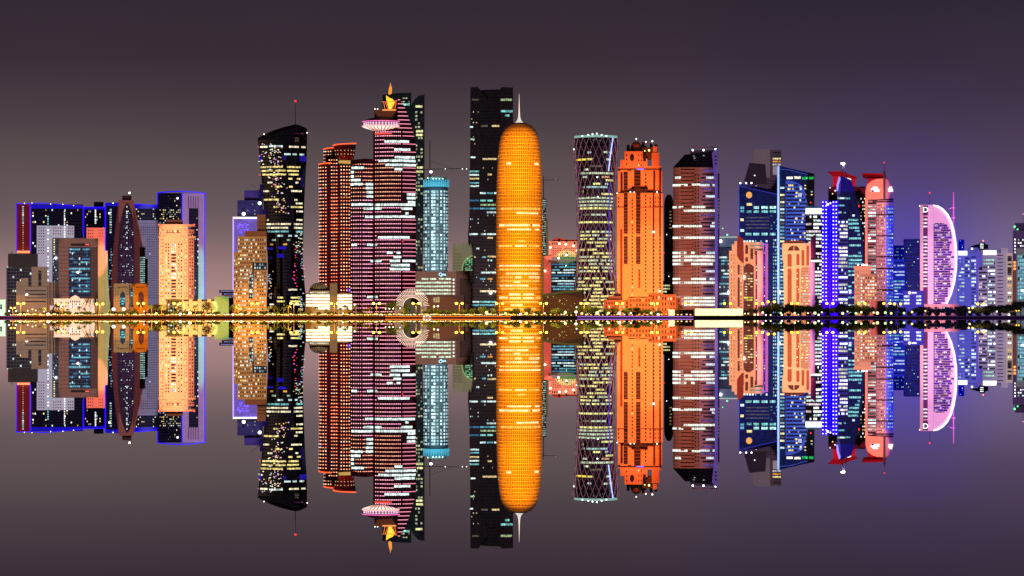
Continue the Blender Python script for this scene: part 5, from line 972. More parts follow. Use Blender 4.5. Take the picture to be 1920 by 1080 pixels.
flood(1594, 2980, 330, 592, 60, '#7068ff', 2.2); flood(1571, 2980, 330, 362, 8, '#c8c0ff', 3, 80, 120)
# ---- purple dotted tower
b = B('dotted_tower', 'violet blue lit tower with four columns of white light dots', 'skyscraper', 2860, 1556)
VB = wall('#5838b8', joint=3, jd=.6); b.box('wall', 1540.5, 1554, 376, m=VB); b.box('wall', 1560.5, 1572, 376, 592, .1, 26, m=VB); b.box('recess_wall', 1553.8, 1560.8, 392, 592, 3, 20, m=wall('#3020a0', joint=0)); b.box('light_column', 1555.5, 1557.5, 392, 575, 2.2, 3, m=led('#2c10e0', .8)); b.box('roof_room', 1550, 1565, 379, 394, 1.5, 18, m=wall('#7858b0', joint=2))
w1 = []; rr = random.Random(2)
for u in (1543, 1549, 1562.5, 1568): w1 += dots(b.plane(0, 1, 0), [(u, y) for y in frange(379, 566, 7.05)], .72, led('#f0e0ff', 2.5), .5)
emit(b.o, 'facade_light', w1)
for x in (1545.5+.6, 1565.3): tubes(b, 'light_line', [(x, 570, -.3), (x, 378, -.3)], .55, led('#2a18ff', 1.1))
lampball(b, 'roof_lamp', 1552, 383, 1.6, LAMPW, -.5); lampball(b, 'roof_lamp', 1557, 381, 1, LAMPW, -.5)
flood(1556, 2860, 374, 592, 40, '#3010ff', 6, 110, 10); flood(1556, 2860, 500, 592, 40, '#a020ff', 3, 60, 5)
# ---- salmon round capped tower
b = B('round_capped_tower', 'salmon tower with rounded cap, white emblem and central mast', 'skyscraper', 2940, 1649)
b.prism('cap', [(1624, 375), (1622.5, 368), (1622.5, 358), (1626, 346), (1634, 339), (1645, 335.5), (1660, 335), (1668, 339), (1673, 347), (1675, 358), (1675, 372), (1645, 374), (1634, 374)], -1.5, 24, wall('#d08878', joint=0))
b.box('wall', 1644, 1675, 372, 592, 0, 24, m=wall('#c090a0', joint=3.5, jd=.6)); b.box('side_wall', 1624, 1644.5, 376, 592, 1, 24, m=wall('#9c7080', joint=3.5, jd=.4)); b.box('edge_wall', 1622, 1626.5, 372, 592, -.6, 22, m=wall('#e0a090', joint=0)); b.box('blue_wall', 1661, 1675.3, 386, 592, -.4, 20, m=wall('#6878c8', joint=3.5, jd=.6))
for y in (374.5, 378.5, 403, 442, 481, 503, 543): b.box('dark_band', 1643 if y > 380 else 1636, 1675.6, y-1.1, y+1.1, -1.2, 3, m=wall('#38101c', joint=0))
w1 = []; FS = b.plane(0, 1, 1)
w1 += runs(FS, 1627, 1642.5, 378, 575, 5.9, 4, .75, [COOL, WHITE, DIM, lit('#ffe8d8', .9)], .5, 51, DW, .1, .9)+gridw(b.plane(0, 1, 0), 1645, 1660, 382, 575, 5, 28, .4, [WARM, lit('#ffd8d0', 1)], .45, .35, 6)+gridw(b.plane(0, 1, -.4), 1662, 1674.5, 388, 580, 4, 28, .8, [CB, COOL, lit('#a8b0ff', 1)], .6, .4, 6, None); emit(b.o, 'window', w1)
EMB = led('#fff0ff', 1.8)
for cx, k in ((1641, 1), (1670, .55)):
    q = MB()
    for x, y, w_, h_ in ((0, 352, 4.5*k, 3.2), (-3*k, 355, 5*k, 3), (2.5*k, 356, 5*k, 3), (0, 358.5, 8*k, 1.6)): q.box(b.X(cx+x-w_), b.X(cx+x+w_), -2.3, -1.6-(y % 3)*.01, b.Z(y+h_/2), b.Z(y-h_/2), EMB)
    q.build('emblem', b.o); 
q = MB(); q.prism([(b.X(x), b.Z(y)) for x, y in ((1633.5, 357), (1639, 356.5), (1638, 360), (1634, 360))], -2.5, -2, wall('#28104a', joint=0)); q.build('emblem_shadow_mark', b.o)  # dark patch painted as a shadow mark on the white emblem
q = MB(); q.box(b.X(1656.3), b.X(1660), -2.6, 1, b.Z(374), b.Z(322), wall('#5c3050', joint=1.6, jd=.4)); q.tube((b.X(1658), 0, b.Z(322)), (b.X(1658), 0, b.Z(306)), .5, .3, wall('#c04868', joint=0)); q.build('mast', b.o); lampball(b, 'beacon', 1658, 305, .9, LAMPR, 0)
flood(1641, 2940, 335, 592, 46, '#ffc0c4', 2.8, 70, 90, dpx=-12); flood(1668, 2940, 335, 592, 20, '#6860ff', 2.8, 70, 90, dpx=15); flood(1642, 2940, 336, 375, 44, '#ffb090', 1.4, 100, 150)
# ---- low salmon tower
b = B('apartment_block', 'salmon apartment block with overhanging cornice and roof lamps', 'building', 2820, 1618)
S = b.box('wall', 1602, 1633, 503, m=wall('#cca090', joint=2.8)); b.box('cornice', 1600, 1635, 499, 503.5, -1.5, 26, m=wall('#e0a090', joint=0)); b.box('balcony_wing', 1612, 1645, 515, 592, -1, 20, m=wall('#b88878', joint=2.8, jd=.6)); b.box('podium', 1632, 1660, 564, 592, -2, 18, m=wall('#b86070', joint=3))
emit(b.o, 'window', gridw(b.plane(0, 1, -1), 1613, 1644, 518, 575, 7, 9, .65, [WHITE, WARM, COOL], .55, .4, 5)+gridw(S, 1603, 1611, 507, 575, 2, 10, .3, [WARM], .4, .4, 6)); 
for x in (1609, 1617, 1619, 1625): lampball(b, 'roof_lamp', x, 496.5, 1.3, led('#fff4f0', 4), -1)
flood(1618, 2820, 498, 592, 46, '#ffc4b0', 2.8, 90, 30)
# ---- blue glass blocks
b = B('office_block', 'blue lit office block right of the salmon round capped tower', 'building', 3000, 1681)
S = b.box('wall', 1668, 1698, 492, m=wall('#3c48b0', joint=3.3, jd=.5)); b.box('roof_room', 1675, 1695, 486, 493, 3, 20, m=wall('#4858c0', joint=2)); emit(b.o, 'window', runs(S, 1669, 1696, 495, 580, 5.9, 3.4, .65, [lit('#7088ff', .9), CB, lit('#c0d0ff', 1.1)], .45, 61, None, .14)); flood(1683, 3000, 486, 592, 34, '#7080ff', 1.8)
b = B('office_block', 'deep blue tower block with few lit windows left of the sail shaped tower', 'building', 3180, 1712)
S = b.box('wall', 1696, 1726, 448, m=glass('#202878', 2, 3.6, .8)); b.box('edge_wall', 1694, 1697.5, 449, 592, -1, 24, m=wall('#4a48a0', joint=3)); emit(b.o, 'window', gridw(S, 1698, 1723, 450, 590, 7, 22, .1, [CB, COOL], .4, .3, 5, None)+strips(S, [(1698, 1722, y, lit('#4048b0', .35)) for y in frange(455, 585, 6.2)], .8, DIM)); flood(1712, 3180, 448, 592, 34, '#6068f0', 1.6)
b = B('office_block', 'low dark blue block far behind between two blue office blocks', 'building', 3260, 1688)
S = b.box('wall', 1674, 1702, 460, m=wall('#30308a', joint=3.4)); emit(b.o, 'window', gridw(S, 1677, 1695, 463, 500, 6, 6, .25, [CB, COOL], .4, .3, 7, None)); flood(1688, 3260, 458, 592, 28, '#4040ff', 1.2)
b = B('low_office', 'low grey office with small white round sign and paired window strips', 'building', 2800, 1714)
S = b.box('wall', 1693, 1733, 545, m=wall('#8c88b8', joint=2.6)); emit(b.o, 'window', strips(S, [(a, c_, y) for y in (556, 562.5, 569) for a, c_ in ((1695, 1705), (1718, 1727))], 3.4, lit('#e8f8ff', 1.7))); q = MB(); q.prism([(b.X(1705.5+2.6*cos(2*pi*i/14)), b.Z(549-2.6*sin(2*pi*i/14))) for i in range(14)], -.5, .1, led('#ffffff', 1.8)); q.box(b.X(1709.5), b.X(1718.5), -.5, .1, b.Z(550), b.Z(548), led('#ffffff', 1.5)); q.build('sign', b.o); flood(1714, 2800, 545, 592, 44, '#8068ff', 2.0, 60, 8)
# ---- sail shaped tower with letter D
b = B('half_moon_tower', 'pink tower shaped like a half moon with white glowing rim and letter D', 'skyscraper', 2880, 1760)
PW_ = wall('#e0d0da', joint=0)
cur = [(1748, 384.5), (1757, 386), (1767, 392), (1776, 402), (1783, 416), (1788, 434), (1791.5, 455), (1793, 478), (1792.5, 505), (1789, 530), (1783, 552), (1774, 572)]
b.prism('front_wall', [(1745, 592), (1745, 384)]+cur+[(1774, 592)], 0, 26, PW_); b.box('stair_shaft', 1725, 1750, 384, 592, -1.5, 24, m=PW_); S = b.box('dark_slot', 1731, 1739.5, 386, 570, -1.9, 0, m=wall('#5a2860', joint=0)); b.box('sign_board', 1730.5, 1740, 386, 402, -2.1, -1.6, m=wall('#482058', joint=0)); b.box('slot_sill', 1730, 1741, 404, 406, -2.2, -1.6, m=PW_)
text(b, 'D', 1735.4, 393.8, 10.5, led('#ffffff', 1.9), -2.5)
FW = lit('#ffe8ff', 1.3); w1 = [patch(b.plane(0, 1, -1.9), 1731.5, 1739, y, y+2.8, lit('#fff0ff', 1.4)) for y in frange(410, 540, 6.6) if not 425 < y < 440]
S0 = b.plane(0, 1, 0); rr = random.Random(17); VG = glass('#40228a', 1.8, 9, .8)
def rimx(y):
    for (a, y0), (c_, y1) in zip(cur, cur[1:]):
        if y0 <= y <= y1: return a+(c_-a)*(y-y0)/(y1-y0)
    return 1774
for y in frange(412, 572, 4.55):
    x1 = min(rimx(y)-5, 1750+ (y-405)*1.3+rr.uniform(0, 8)) if y < 440 else rimx(y)-4-rr.uniform(0, 8); w1.append(patch(S0, 1750.5, x1, y, y+3.8, VG, .2))
    x = 1752
    while x < x1-5:
        l_ = rr.uniform(2, 8)
        if rr.random() < .5: w1.append(patch(S0, x, min(x+l_, x1-1), y+.2, y+2.6, rr.choice([FW, lit('#ffd0f0', .9), lit('#f0d8ff', 1)]), .4))
        x += l_+rr.uniform(1, 7)
emit(b.o, 'window', w1)
q = MB(); n = len(cur)
for (a, y0), (c_, y1) in zip(cur, cur[1:]):
    q.loft([[Vector((b.X(a+dx_), d, b.Z(y0-dy_))) for dx_, dy_, d in ((-2.0, -.8, -1.2), (1.8, .8, -1.2), (1.8, .8, 24), (-2.0, -.8, 24))], [Vector((b.X(c_+dx_), d, b.Z(y1-dy_))) for dx_, dy_, d in ((-2.0, -.8, -1.2), (1.8, .8, -1.2), (1.8, .8, 24), (-2.0, -.8, 24))]], led('#f4f0ff', 1.5))
q.build('glowing_rim', b.o); q = MB(); q.path([(b.X(x+2.6), 4, b.Z(y)) for x, y in cur], .9, led('#1c10e0', .9)); q.build('blue_rim_line', b.o)
b.prism('top_band', [(1750, 406), (1750, 420), (1756, 418), (1775, 419), (1780, 424), (1780, 416), (1772, 408), (1762, 400), (1755, 400)], -.4, 2, PW_); b.box('podium', 1712, 1797, 570, 592, -4, 30, m=wall('#e0b0a8', joint=2)); b.box('podium_wing', 1774, 1812, 573, 592, -3, 22, m=wall('#a070a0', joint=2))
mast(b, 1743, 361, 384, .25, 4, metal('#8a5070'), LAMPR); q = MB(); q.tube((b.X(1788), 6, b.Z(425)), (b.X(1788), 6, b.Z(360)), .7, .5, wall('#b878b0', joint=0)); q.path([(b.X(x), 6, b.Z(y)) for x, y in ((1776, 395), (1780, 391), (1785, 389.5), (1791, 389.5))], .5, wall('#b878b0', joint=0)); q.path([(b.X(x), 6, b.Z(y)) for x, y in ((1784, 408.5), (1791, 408))], .6, wall('#d898c0', joint=0)); q.build('curved_mast', b.o); lampball(b, 'roof_lamp', 1724.5, 386, .8, led('#d0d8ff', 5), -1)
flood(1745, 2880, 375, 592, 80, '#ffb0d0', 2.0, 110, 50, dpx=-20); flood(1770, 2880, 375, 592, 70, '#d898ff', 1.1, 110, 50, dpx=20); flood(1755, 2880, 480, 592, 80, '#ffb0a0', 1.0, 60, 20); flood(1788, 2880, 358, 425, 10, '#ff90ff', 3, 100, 80)
# ---- right hand cluster
b = B('office_block', 'lilac office block with wide white sign just right of the half moon tower', 'building', 2980, 1810)
LB_ = wall('#8890c8', joint=3.2); S = b.box('wall', 1794, 1845, 473, m=LB_); b.box('sign', 1796, 1813.5, 470.5, 478.5, -.8, -.2, m=led('#f8fff8', 2.0)); 
emit(b.o, 'window', runs(S, 1796, 1808, 481, 575, 6.6, 3, .6, [lit('#a0b0ff', .9), COOL], .4, 71, None, .1)+runs(S, 1809, 1818, 481, 520, 6.6, 3, .5, [COOL], .5, 72, glass('#1c1c78', 1.5, 9), .1)+runs(S, 1821, 1830, 479, 575, 6.6, 3, .6, [COOL, lit('#d8e8ff', 1.1)], .5, 73, glass('#2c2c70', 1.5, 9), .1))
b.box('center_column', 1832, 1838, 470, 592, -1, 10, m=wall('#a080c0', joint=0)); q = MB(); q.prism([(b.X(1822.5+2*cos(2*pi*i/12)), b.Z(466.5-2.2*sin(2*pi*i/12))) for i in range(12)], -1, -.5, led('#ffffff', 1.6)); q.build('round_sign', b.o); b.box('roof_room', 1814, 1834, 464, 474, 1, 20, m=wall('#7878b8', joint=0)); flood(1815, 2980, 464, 592, 54, '#a098ff', 1.8)
b = B('dome_roofed_block', 'dark block with shallow curved roof behind the lilac office block', 'building', 3180, 1828)
b.prism('roof', [(1815, 466), (1822, 461), (1835, 457.5), (1845, 457), (1853, 459), (1853, 466)], 0, 24, wall('#302868', joint=0)); S = b.box('wall', 1836, 1847, 455, 592, -1, 22, m=wall('#5a5490', joint=2.4)); emit(b.o, 'window', strips(S, [(1838, 1844, y) for y in (458, 461.5, 465)], 1.5, WHITE)); lampball(b, 'beacon', 1843.5, 451.5, 1.2, led('#ff8070', 3), 0)
b = B('slab_block', 'small blue lit slab behind the rim of the half moon tower', 'building', 3220, 1803)
S = b.box('wall', 1797, 1808, 449, m=wall('#2820a0', joint=3)); emit(b.o, 'window', gridw(S, 1799, 1806, 450, 466, 2, 4, .7, [COOL, CB], .4, .35, 5, None)); flood(1802, 3220, 449, 480, 12, '#3020ff', 2, 100, 60)
b = B('office_block', 'grey office block with wide white roof sign and banded windows', 'building', 2960, 1872)
S = b.box('wall', 1842, 1888, 474, m=wall('#9c94a8', joint=0)); b.box('parapet', 1838, 1880, 468, 474.5, 1, 22, m=wall('#6c6888', joint=0)); b.box('sign', 1843.5, 1868, 469.5, 477.5, -.9, -.2, m=led('#f8fff4', 2.2)); b.box('stair_tower', 1877, 1890, 465, 592, -.6, 24, m=wall('#c0b4b4', joint=3))
w1 = [patch(S, 1870, 1881, y, y+1.7, DW, .75) for y in frange(478, 575, 6.7)]+runs(S, 1843, 1866, 484, 575, 6.7, 3, .75, [WHITE, lit('#b8e8d8', .9), COOL], .45, 81, DW, .1); b.box('front_wall', 1866, 1884, 474, 592, -.5, 10, m=wall('#b8a8b0', joint=0)); emit(b.o, 'window', w1)
b.box('west_wing', 1834, 1852, 506, 592, -2, 14, m=wall('#a498b8', joint=0)); emit(b.o, 'window', runs(b.plane(0, 1, -2), 1835, 1851, 508, 575, 6.7, 3, .5, [WHITE, lit('#ffe0e8', .9)], .5, 82, DW, .1)); flood(1866, 2960, 466, 592, 60, '#e0d0ff', 1.5)
b = B('apartment_block', 'narrow beige block with square dark openings', 'building', 2900, 1893)
S = b.box('wall', 1887, 1898.5, 474.5, m=wall('#c0b4b0', joint=0)); emit(b.o, 'window', [patch(S, 1889, 1897, y, y2, DW) for y, y2 in ((480, 490), (494, 497.5), (501, 516))]+[patch(S, a, a+3, y, y+3.2, m_) for y, m_ in ((520.5, WARM), (527, DW), (534, WARM2), (541, DW), (548, COOL), (555, DW), (562, COOL)) for a in (1889.5, 1893.5)]); flood(1893, 2900, 472, 592, 14, '#ffe8e0', 1.6)
b = B('narrow_block', 'narrow brown block with glowing orange vertical sign', 'building', 2980, 1901)
b.box('wall', 1898.5, 1907, 488, m=wall('#8c7078', joint=3)); q = MB()
for i, y in enumerate((492, 498, 504)): q.prism([(b.X(1902.5+2.6*cos(2*pi*k/10)), b.Z(y-2.4*sin(2*pi*k/10))) for k in range(10)], -.6, .1, led('#ffa058', 1.4))
q.build('vertical_sign', b.o); b.box('sign_board', 1899, 1906.5, 488.5, 508, -.3, .2, m=wall('#a05840', joint=0)); flood(1902, 2980, 486, 592, 10, '#ffb0a0', 1)
b = B('glass_office', 'cyan glass office at the right edge of the photo', 'building', 2860, 1915)
S = b.box('wall', 1906, 1935, 475, m=wall('#a8a8a8', joint=0)); b.box('header', 1905.5, 1935, 466, 476, -.5, 25, m=wall('#b09898', joint=0)); emit(b.o, 'window', gridw(S, 1908, 1934, 478, 562, 6, 12, .92, [lit('#90d0f0', .9), CB, CYAN], .82, .7, 5, DW)); flood(1918, 2860, 466, 592, 30, '#d0e8ff', .8)
b = B('tall_frame_tower', 'unfinished tower with green crane lamps at the right edge', 'building', 3120, 1912)
S = b.box('wall', 1899, 1935, 432, m=wall('#6c5c74', joint=3)); b.box('top_frame', 1903, 1935, 418, 433, 2, 20, m=wall('#54405c', joint=2, jd=.4)); emit(b.o, 'window', gridw(S, 1901.5, 1905, 446, 476, 1, 5, 1, [WHITE], .7, .5, 4, None)+gridw(S, 1908, 1920, 447, 464, 3, 3, .6, [COOL, WHITE], .6, .4, 4)); lampball(b, 'crane_lamp', 1902.5, 425, 1.7, LAMPG, -1); lampball(b, 'crane_lamp', 1908, 430, 1.2, LAMPG, -1); lampball(b, 'beacon', 1918, 401, .8, led('#ff9090', 2), 4); mast(b, 1918, 402, 420, .25, 4, metal('#6a5070')); flood(1912, 3120, 418, 592, 26, '#e0b0ff', .9)
# ================================================================ SHORE
LMK = [(-50, 92, 'the brown stepped office'), (92, 190, 'the white ornate hall'), (190, 245, 'the sandstone gate'), (245, 300, 'the grey perforated block'), (300, 400, 'the salmon masonry tower'), (400, 437, 'the green lit wall'), (437, 500, 'the tan hotel'), (500, 575, 'the black twisted tower'), (575, 657, 'the office with glowing floor strips'), (657, 740, 'the maroon saucer tower'),
       (740, 805, 'the ring sculpture'), (805, 880, 'the office with the blue sign'), (880, 931, 'the very tall black tower'), (931, 1018, 'the golden domed tower'), (1018, 1074, 'the dark exhibition hall'), (1074, 1150, 'the hourglass tower'), (1150, 1245, 'the orange floodlit tower'), (1245, 1302, 'the brown and violet tower'), (1302, 1394, 'the glowing hoarding'), (1394, 1461, 'the orange disc tower'),
       (1461, 1535, 'the right arch tower'), (1535, 1575, 'the violet dotted tower'), (1575, 1620, 'the pointed blue tower'), (1620, 1676, 'the salmon round capped tower'), (1676, 1735, 'the low grey office'), (1735, 1800, 'the half moon tower'), (1800, 1850, 'the lilac office block'), (1850, 1892, 'the grey block with white sign'), (1892, 2000, 'the cyan glass office')]
def landmark(px):
    for a, c_, s_ in LMK:
        if a <= px < c_: return s_
ORD = ['first', 'second', 'third', 'fourth', 'fifth', 'sixth', 'seventh', 'eighth', 'ninth', 'tenth', 'eleventh', 'twelfth']
REG = {}
def reg(o, phrase, px, rel='in front of', pl=None): REG.setdefault((phrase, landmark(px), rel, pl or phrase+'s'), []).append((px, o))
def finish_labels():
    for (ph, lm, rel, pl), L_ in REG.items():
        L_.sort(key=lambda t: t[0])
        for i, (px, o) in enumerate(L_):
            if len(L_) == 1: s_ = f'lone {ph} {rel} {lm}'
            else: s_ = f'{ORD[i]} {ph} from left {rel} {lm}'
            ws = s_.split()
            if len(ws) > 16: print('LONG', s_)
            o['label'] = s_
def copy_tree(src, loc, rz=0, sc_=1):
    r = src.copy(); sc.collection.objects.link(r); r.location = loc; r.rotation_euler = (0, 0, rz); r.scale = (sc_,)*3
    for ch in list(src.children):
        c_ = ch.copy(); sc.collection.objects.link(c_); c_.parent = r
    return r
def W(px, Y, z=GZ): return Vector(((px-960)*Y/F, Y, z))
# ---- sea wall
q = MB(); q.box(-1500, 1500, 2700, 2702, -1.5, 2.12, wall('#4a3028', joint=2.4)); o = q.build('sea_wall'); tagit(o, 'long dark stone sea wall along the whole waterline', 'sea wall')
q = MB(); q.box(-1500, 1500, 2699.8, 2702.3, 2.12, 2.35, wall('#7a6050', joint=2)); q.build('coping', o)
for a, c_, h, s_, nm in ((722, 958, '#ff7a30', 1.3, 'orange'), (1082, 1300, '#b070e0', 1.2, 'violet'), (960, 1082, '#60402a', .4, 'dim'), (0, 720, '#a04814', .9, 'added rust'), (1440, 1960, '#4a2a70', .5, 'added dim violet')):  # rust and dim violet strips are added glow, tinting the wall face
    q = MB(); q.box((a-960)*.54, (c_-960)*.54, 2699.6, 2699.9, 1.0, 1.75, led(h, s_)); q.build('light_strip', o, label=nm+' light strip set into the wall face')
# ---- lit hoardings
def hoard(label, a, c_, t, m):
    b = B('lit_hoarding', label, 'hoarding', 2704, (a+c_)/2); b.box('screen', a, c_, t, 594, 0, .6, m=m); b.box('frame', a-.8, c_+.8, t-1, t-.2, -.2, .8, m=metal('#806040'))
    for x in frange(a, c_, 11): b.box('post', x, x+.6, t-2, 594, .7, 1.2, m=metal('#806040'))
    return b
hoard('long glowing cream hoarding standing at the water edge', 1303, 1393, 578.5, lit('#fff0b0', 1.5, 9, .85, 1.15, .015)); hoard('short glowing cream hoarding at the water edge left of the railings', 1253.5, 1264.5, 580.5, lit('#ffe8a8', 1.5, 9, .85, 1.15, 0))
b = B('railing', 'dark railing panels between the two glowing hoardings', 'railing', 2706, 1283)
q = MB()
for x in frange(1265, 1301, 2): q.box(b.X(x), b.X(x+.5), 0, .2, 0, b.Z(582), wall('#d0a060' if x < 1281 else '#604038', joint=0))
q.box(b.X(1265), b.X(1281), -.1, .3, b.Z(583), b.Z(581.5), wall('#e0b070', joint=0)); q.build('rail', b.o); b.box('backing', 1265, 1301, 581, 594, .6, .9, m=wall('#4a3020', joint=0))
# ---- street lamps
HEAD = led('#ffc824', 5)
def mk_lamp():
    r = bpy.data.objects.new('street_lamp', None); sc.collection.objects.link(r); tagit(r, None, 'street lamp', 'tall golden double headed street lamps along the corniche')
    q = MB(); q.tube((0, 0, 0), (0, 0, 12.6), .2, .1, metal('#5a4428', .6, .2), 6); q.build('pole', r)
    q = MB(); q.path([(-3.1, 0, 12.9), (-1.2, 0, 13.1), (0, 0, 12.5), (1.2, 0, 13.1), (3.1, 0, 12.9)], .09, metal('#201810', .8, 0)); q.build('arm', r)
    for s_ in (-1, 1):
        q = MB(); q.ball((3.1*s_, 0, 12.7), 1.3, HEAD, 10, 6, 1); q.build('lamp_head', r)
    return r
LP = [(24, 8.5), (39, 0), (115, 1), (187, 1), (264, 0), (332, 0), (478, 0), (551, 0), (627, 0), (706, 0), (780, 0), (861, 0), (937, 0), (1019, 0), (1095, 0), (1162, 0), (1227, 0), (1291, 0), (1364, 0), (1424, 0), (1446, -3), (1490, 0), (1556, 0), (1616, 0), (1663, 0), (1683, 1), (1820, 9), (1839, 1), (1908, 14)]
proto = None; rr = random.Random(8)
for px, dy in LP:
    Y = 2718; loc = W(px, Y, GZ+.1-dy*.54)
    if dy > 3: loc.z = GZ+.1
    s_ = 1 if dy <= 3 else (13-dy*.54)/13
    if proto is None: proto = mk_lamp(); o = proto; o.location = loc; o.scale = (s_,)*3
    else: o = copy_tree(proto, loc, 0, s_)
    reg(o, 'tall golden twin headed street lamp', px)
    l = bpy.data.lights.new('street_or_fill_light', 'POINT'); l.energy = 45000 if px < 1250 else 3500; l.color = (1, .55, .08); l.shadow_soft_size = 0
    lo_ = bpy.data.objects.new('street_or_fill_light', l); sc.collection.objects.link(lo_); lo_.location = (loc.x, Y-3, loc.z+11*s_)
# ---- globe lamps at the promenade
def mk_globe(h, r_, hgt):
    r = bpy.data.objects.new('globe_lamp', None); sc.collection.objects.link(r); tagit(r, None, 'globe lamp', 'globe lamps on short posts along the promenade')
    q = MB(); q.tube((0, 0, 0), (0, 0, hgt), .12, .09, metal('#404040'), 5); q.build('post', r)
    q = MB(); q.ball((0, 0, hgt+r_*.8), r_, h, 10, 7); q.build('globe', r); return r
GW, GG_, GY = led('#fffef0', 2.5), led('#c8f8a0', 1.6), led('#fff0a0', 2)
protos = {}
def globe(px, py, r_, kind, Y=2708):
    r_ = round(r_*(.62+.22*abs(sin(px))), 2)
    nm = {'W': 'white', 'G': 'greenish', 'Y': 'yellowish'}[kind]; hgt = round((HY-py)*Y/F+CZ-GZ-r_*.8, 1); hgt = max(.4, hgt); k = (kind, r_, hgt)
    if k not in protos: protos[k] = mk_globe({'W': GW, 'G': GG_, 'Y': GY}[kind], r_, hgt); o = protos[k]; o.location = W(px, Y)
    else: o = copy_tree(protos[k], W(px, Y))
    reg(o, f'{nm} globe lamp', px, 'on the promenade below')
for px, py, r_, k in [(3, 590, 1.6, 'W'), (17, 583, .9, 'W'), (30, 583, 1, 'W'), (38, 590.5, 2, 'W'), (52, 583, .8, 'Y'), (61, 580, .9, 'Y'), (67, 582, .8, 'Y'), (83, 584, .9, 'Y'), (90, 591, 1.9, 'W'), (213, 580, 2.3, 'W'), (232, 580, 2.3, 'W'), (293, 588, 1.6, 'Y'), (270, 584, .9, 'W'), (356, 587, 2.2, 'Y'), (338, 590, 1.8, 'W'), (437, 590, 1.6, 'W'), (452, 589, 1.7, 'Y'), (511, 588, .8, 'Y'), (643, 588, 1.1, 'W'), (650, 572, 1, 'W'), (665, 571, 1, 'W'), (723, 579, .8, 'W'), (730, 579, .8, 'W'), (737, 579, .8, 'W'), (750, 578, .8, 'W'), (814, 575, 1.4, 'Y'), (821, 574, 1.2, 'W'), (912, 586.5, 2, 'G'), (948, 588, 1.7, 'G'), (976, 589, 1.4, 'W'), (987, 588, 1.9, 'G'), (1002, 589, 1.2, 'W'), (1021, 587.5, 1.5, 'Y'), (1060, 586, 1.8, 'G'), (1080, 585, 1.8, 'W'), (1081, 576, 1, 'W'), (1091, 588, 1.7, 'G'), (1120, 587, 2.1, 'Y'), (1141, 587, 1.8, 'G'), (1161, 587, 1.7, 'W'), (1183, 587, 1.1, 'W'), (1221, 587, 1.5, 'Y'), (1234, 592, 1.8, 'W'), (1397, 588, .9, 'Y'), (1403, 588, .9, 'Y'), (1415, 590, 1.3, 'Y'), (1421, 590, 1.2, 'Y'), (1430, 586, 1.6, 'Y'), (1436, 591, 1.1, 'W'), (1445, 591, 1.2, 'Y'), (1464, 587, 1.7, 'G'), (1466, 592, 1.1, 'W'), (1490, 587, 1.3, 'Y'), (1497, 590, .7, 'W'), (1515, 587, 1, 'Y'), (1528, 587, 1.9, 'G'), (1535, 592.5, 1.2, 'W'), (1541, 585.5, 1, 'Y'), (1580, 587.5, 2, 'Y'), (1589, 584, .9, 'W'), (1605, 587.5, 1.9, 'G'), (1615, 585.5, 1.6, 'Y'), (1638, 586, 1.2, 'Y'), (1645, 587, 1.9, 'Y'), (1660, 586, 1.6, 'G'), (1671, 587.5, 1.7, 'Y'), (1695, 587, 1.4, 'G'), (1710, 585, 1.4, 'Y'), (1735, 583, 1, 'Y'), (1770, 577, .5, 'W'), (1818, 585, 1.3, 'Y'), (1869, 584, 1.2, 'W'), (1892, 592, 1.4, 'W')]: globe(px, py, r_, k)
# ---- low golden wall lights
GD = [led('#ffc040', 1.8), led('#ffe090', 2.2), led('#ff9a30', 1.5), led('#ffd0a0', 1.8)]
bp = []
for m_ in GD:
    r = bpy.data.objects.new('bollard_light', None); sc.collection.objects.link(r); tagit(r, None, 'bollard light')
    q = MB(); q.box(-.25, .25, -.25, .25, 0, .7, wall('#6a5040', joint=0)); q.build('base', r); q = MB(); q.ball((0, 0, 1.05), .72, m_, 8, 5, .7); q.build('lantern', r); bp.append(r)
rr = random.Random(12); used = set(); x = 20.0
while x < 1300:
    if not (728 < x < 0):
        k = rr.randrange(4); loc = W(x, 2704+rr.uniform(0, 3))
        if k not in used: used.add(k); o = bp[k]; o.location = loc
        else: o = copy_tree(bp[k], loc, 0, rr.uniform(.8, 1.6))
        lm = landmark(x); o['label'] = f'low golden wall light at the water edge below {lm}'; o['group'] = f'low golden lights below {lm}'
    x += rr.uniform(2.4, 4.6) if x < 1000 else rr.uniform(5, 10)
l_n = 0
for i in range(30):  # added points high over the bollards, gilding trees and ground
    px = 16+i*36; l = bpy.data.lights.new('bollard_fill', 'POINT'); l.energy = 30000; l.color = (1, .5, .1); l.shadow_soft_size = 0
    lo_ = bpy.data.objects.new('bollard_fill', l); sc.collection.objects.link(lo_); lo_.location = W(px, 2708, 13)
l = bpy.data.lights.new('street_or_fill_light', 'POINT'); l.energy = 60000; l.color = (.06, .05, 1); l.shadow_soft_size = 0  # added blue fill point, no street lamp, tinting the trees
lo_ = bpy.data.objects.new('street_or_fill_light', l); sc.collection.objects.link(lo_); lo_.location = W(1788, 2700, 30)
l = bpy.data.lights.new('street_or_fill_light', 'POINT'); l.energy = 9000; l.color = (.06, .05, 1); l.shadow_soft_size = 0  # second added blue fill point, low over the left water edge
lo_ = bpy.data.objects.new('street_or_fill_light', l); sc.collection.objects.link(lo_); lo_.location = W(12, 2696, 8)
b = B('small_boat', 'small white cabin boat with bright lamps moored below the ring sculpture', 'boat', 2690, 801)
q = MB(); q.prism([(-4.5, -2.2), (4, -2.2), (5.4, -.9), (-4.8, -1.0)], -1.3, 1.3, wall('#d8d4d8', joint=0)); q.build('hull', b.o); q = MB(); q.box(-2.4, 1.6, -1, 1, -1, .6, wall('#c8c4d0', joint=0)); q.build('cabin', b.o)
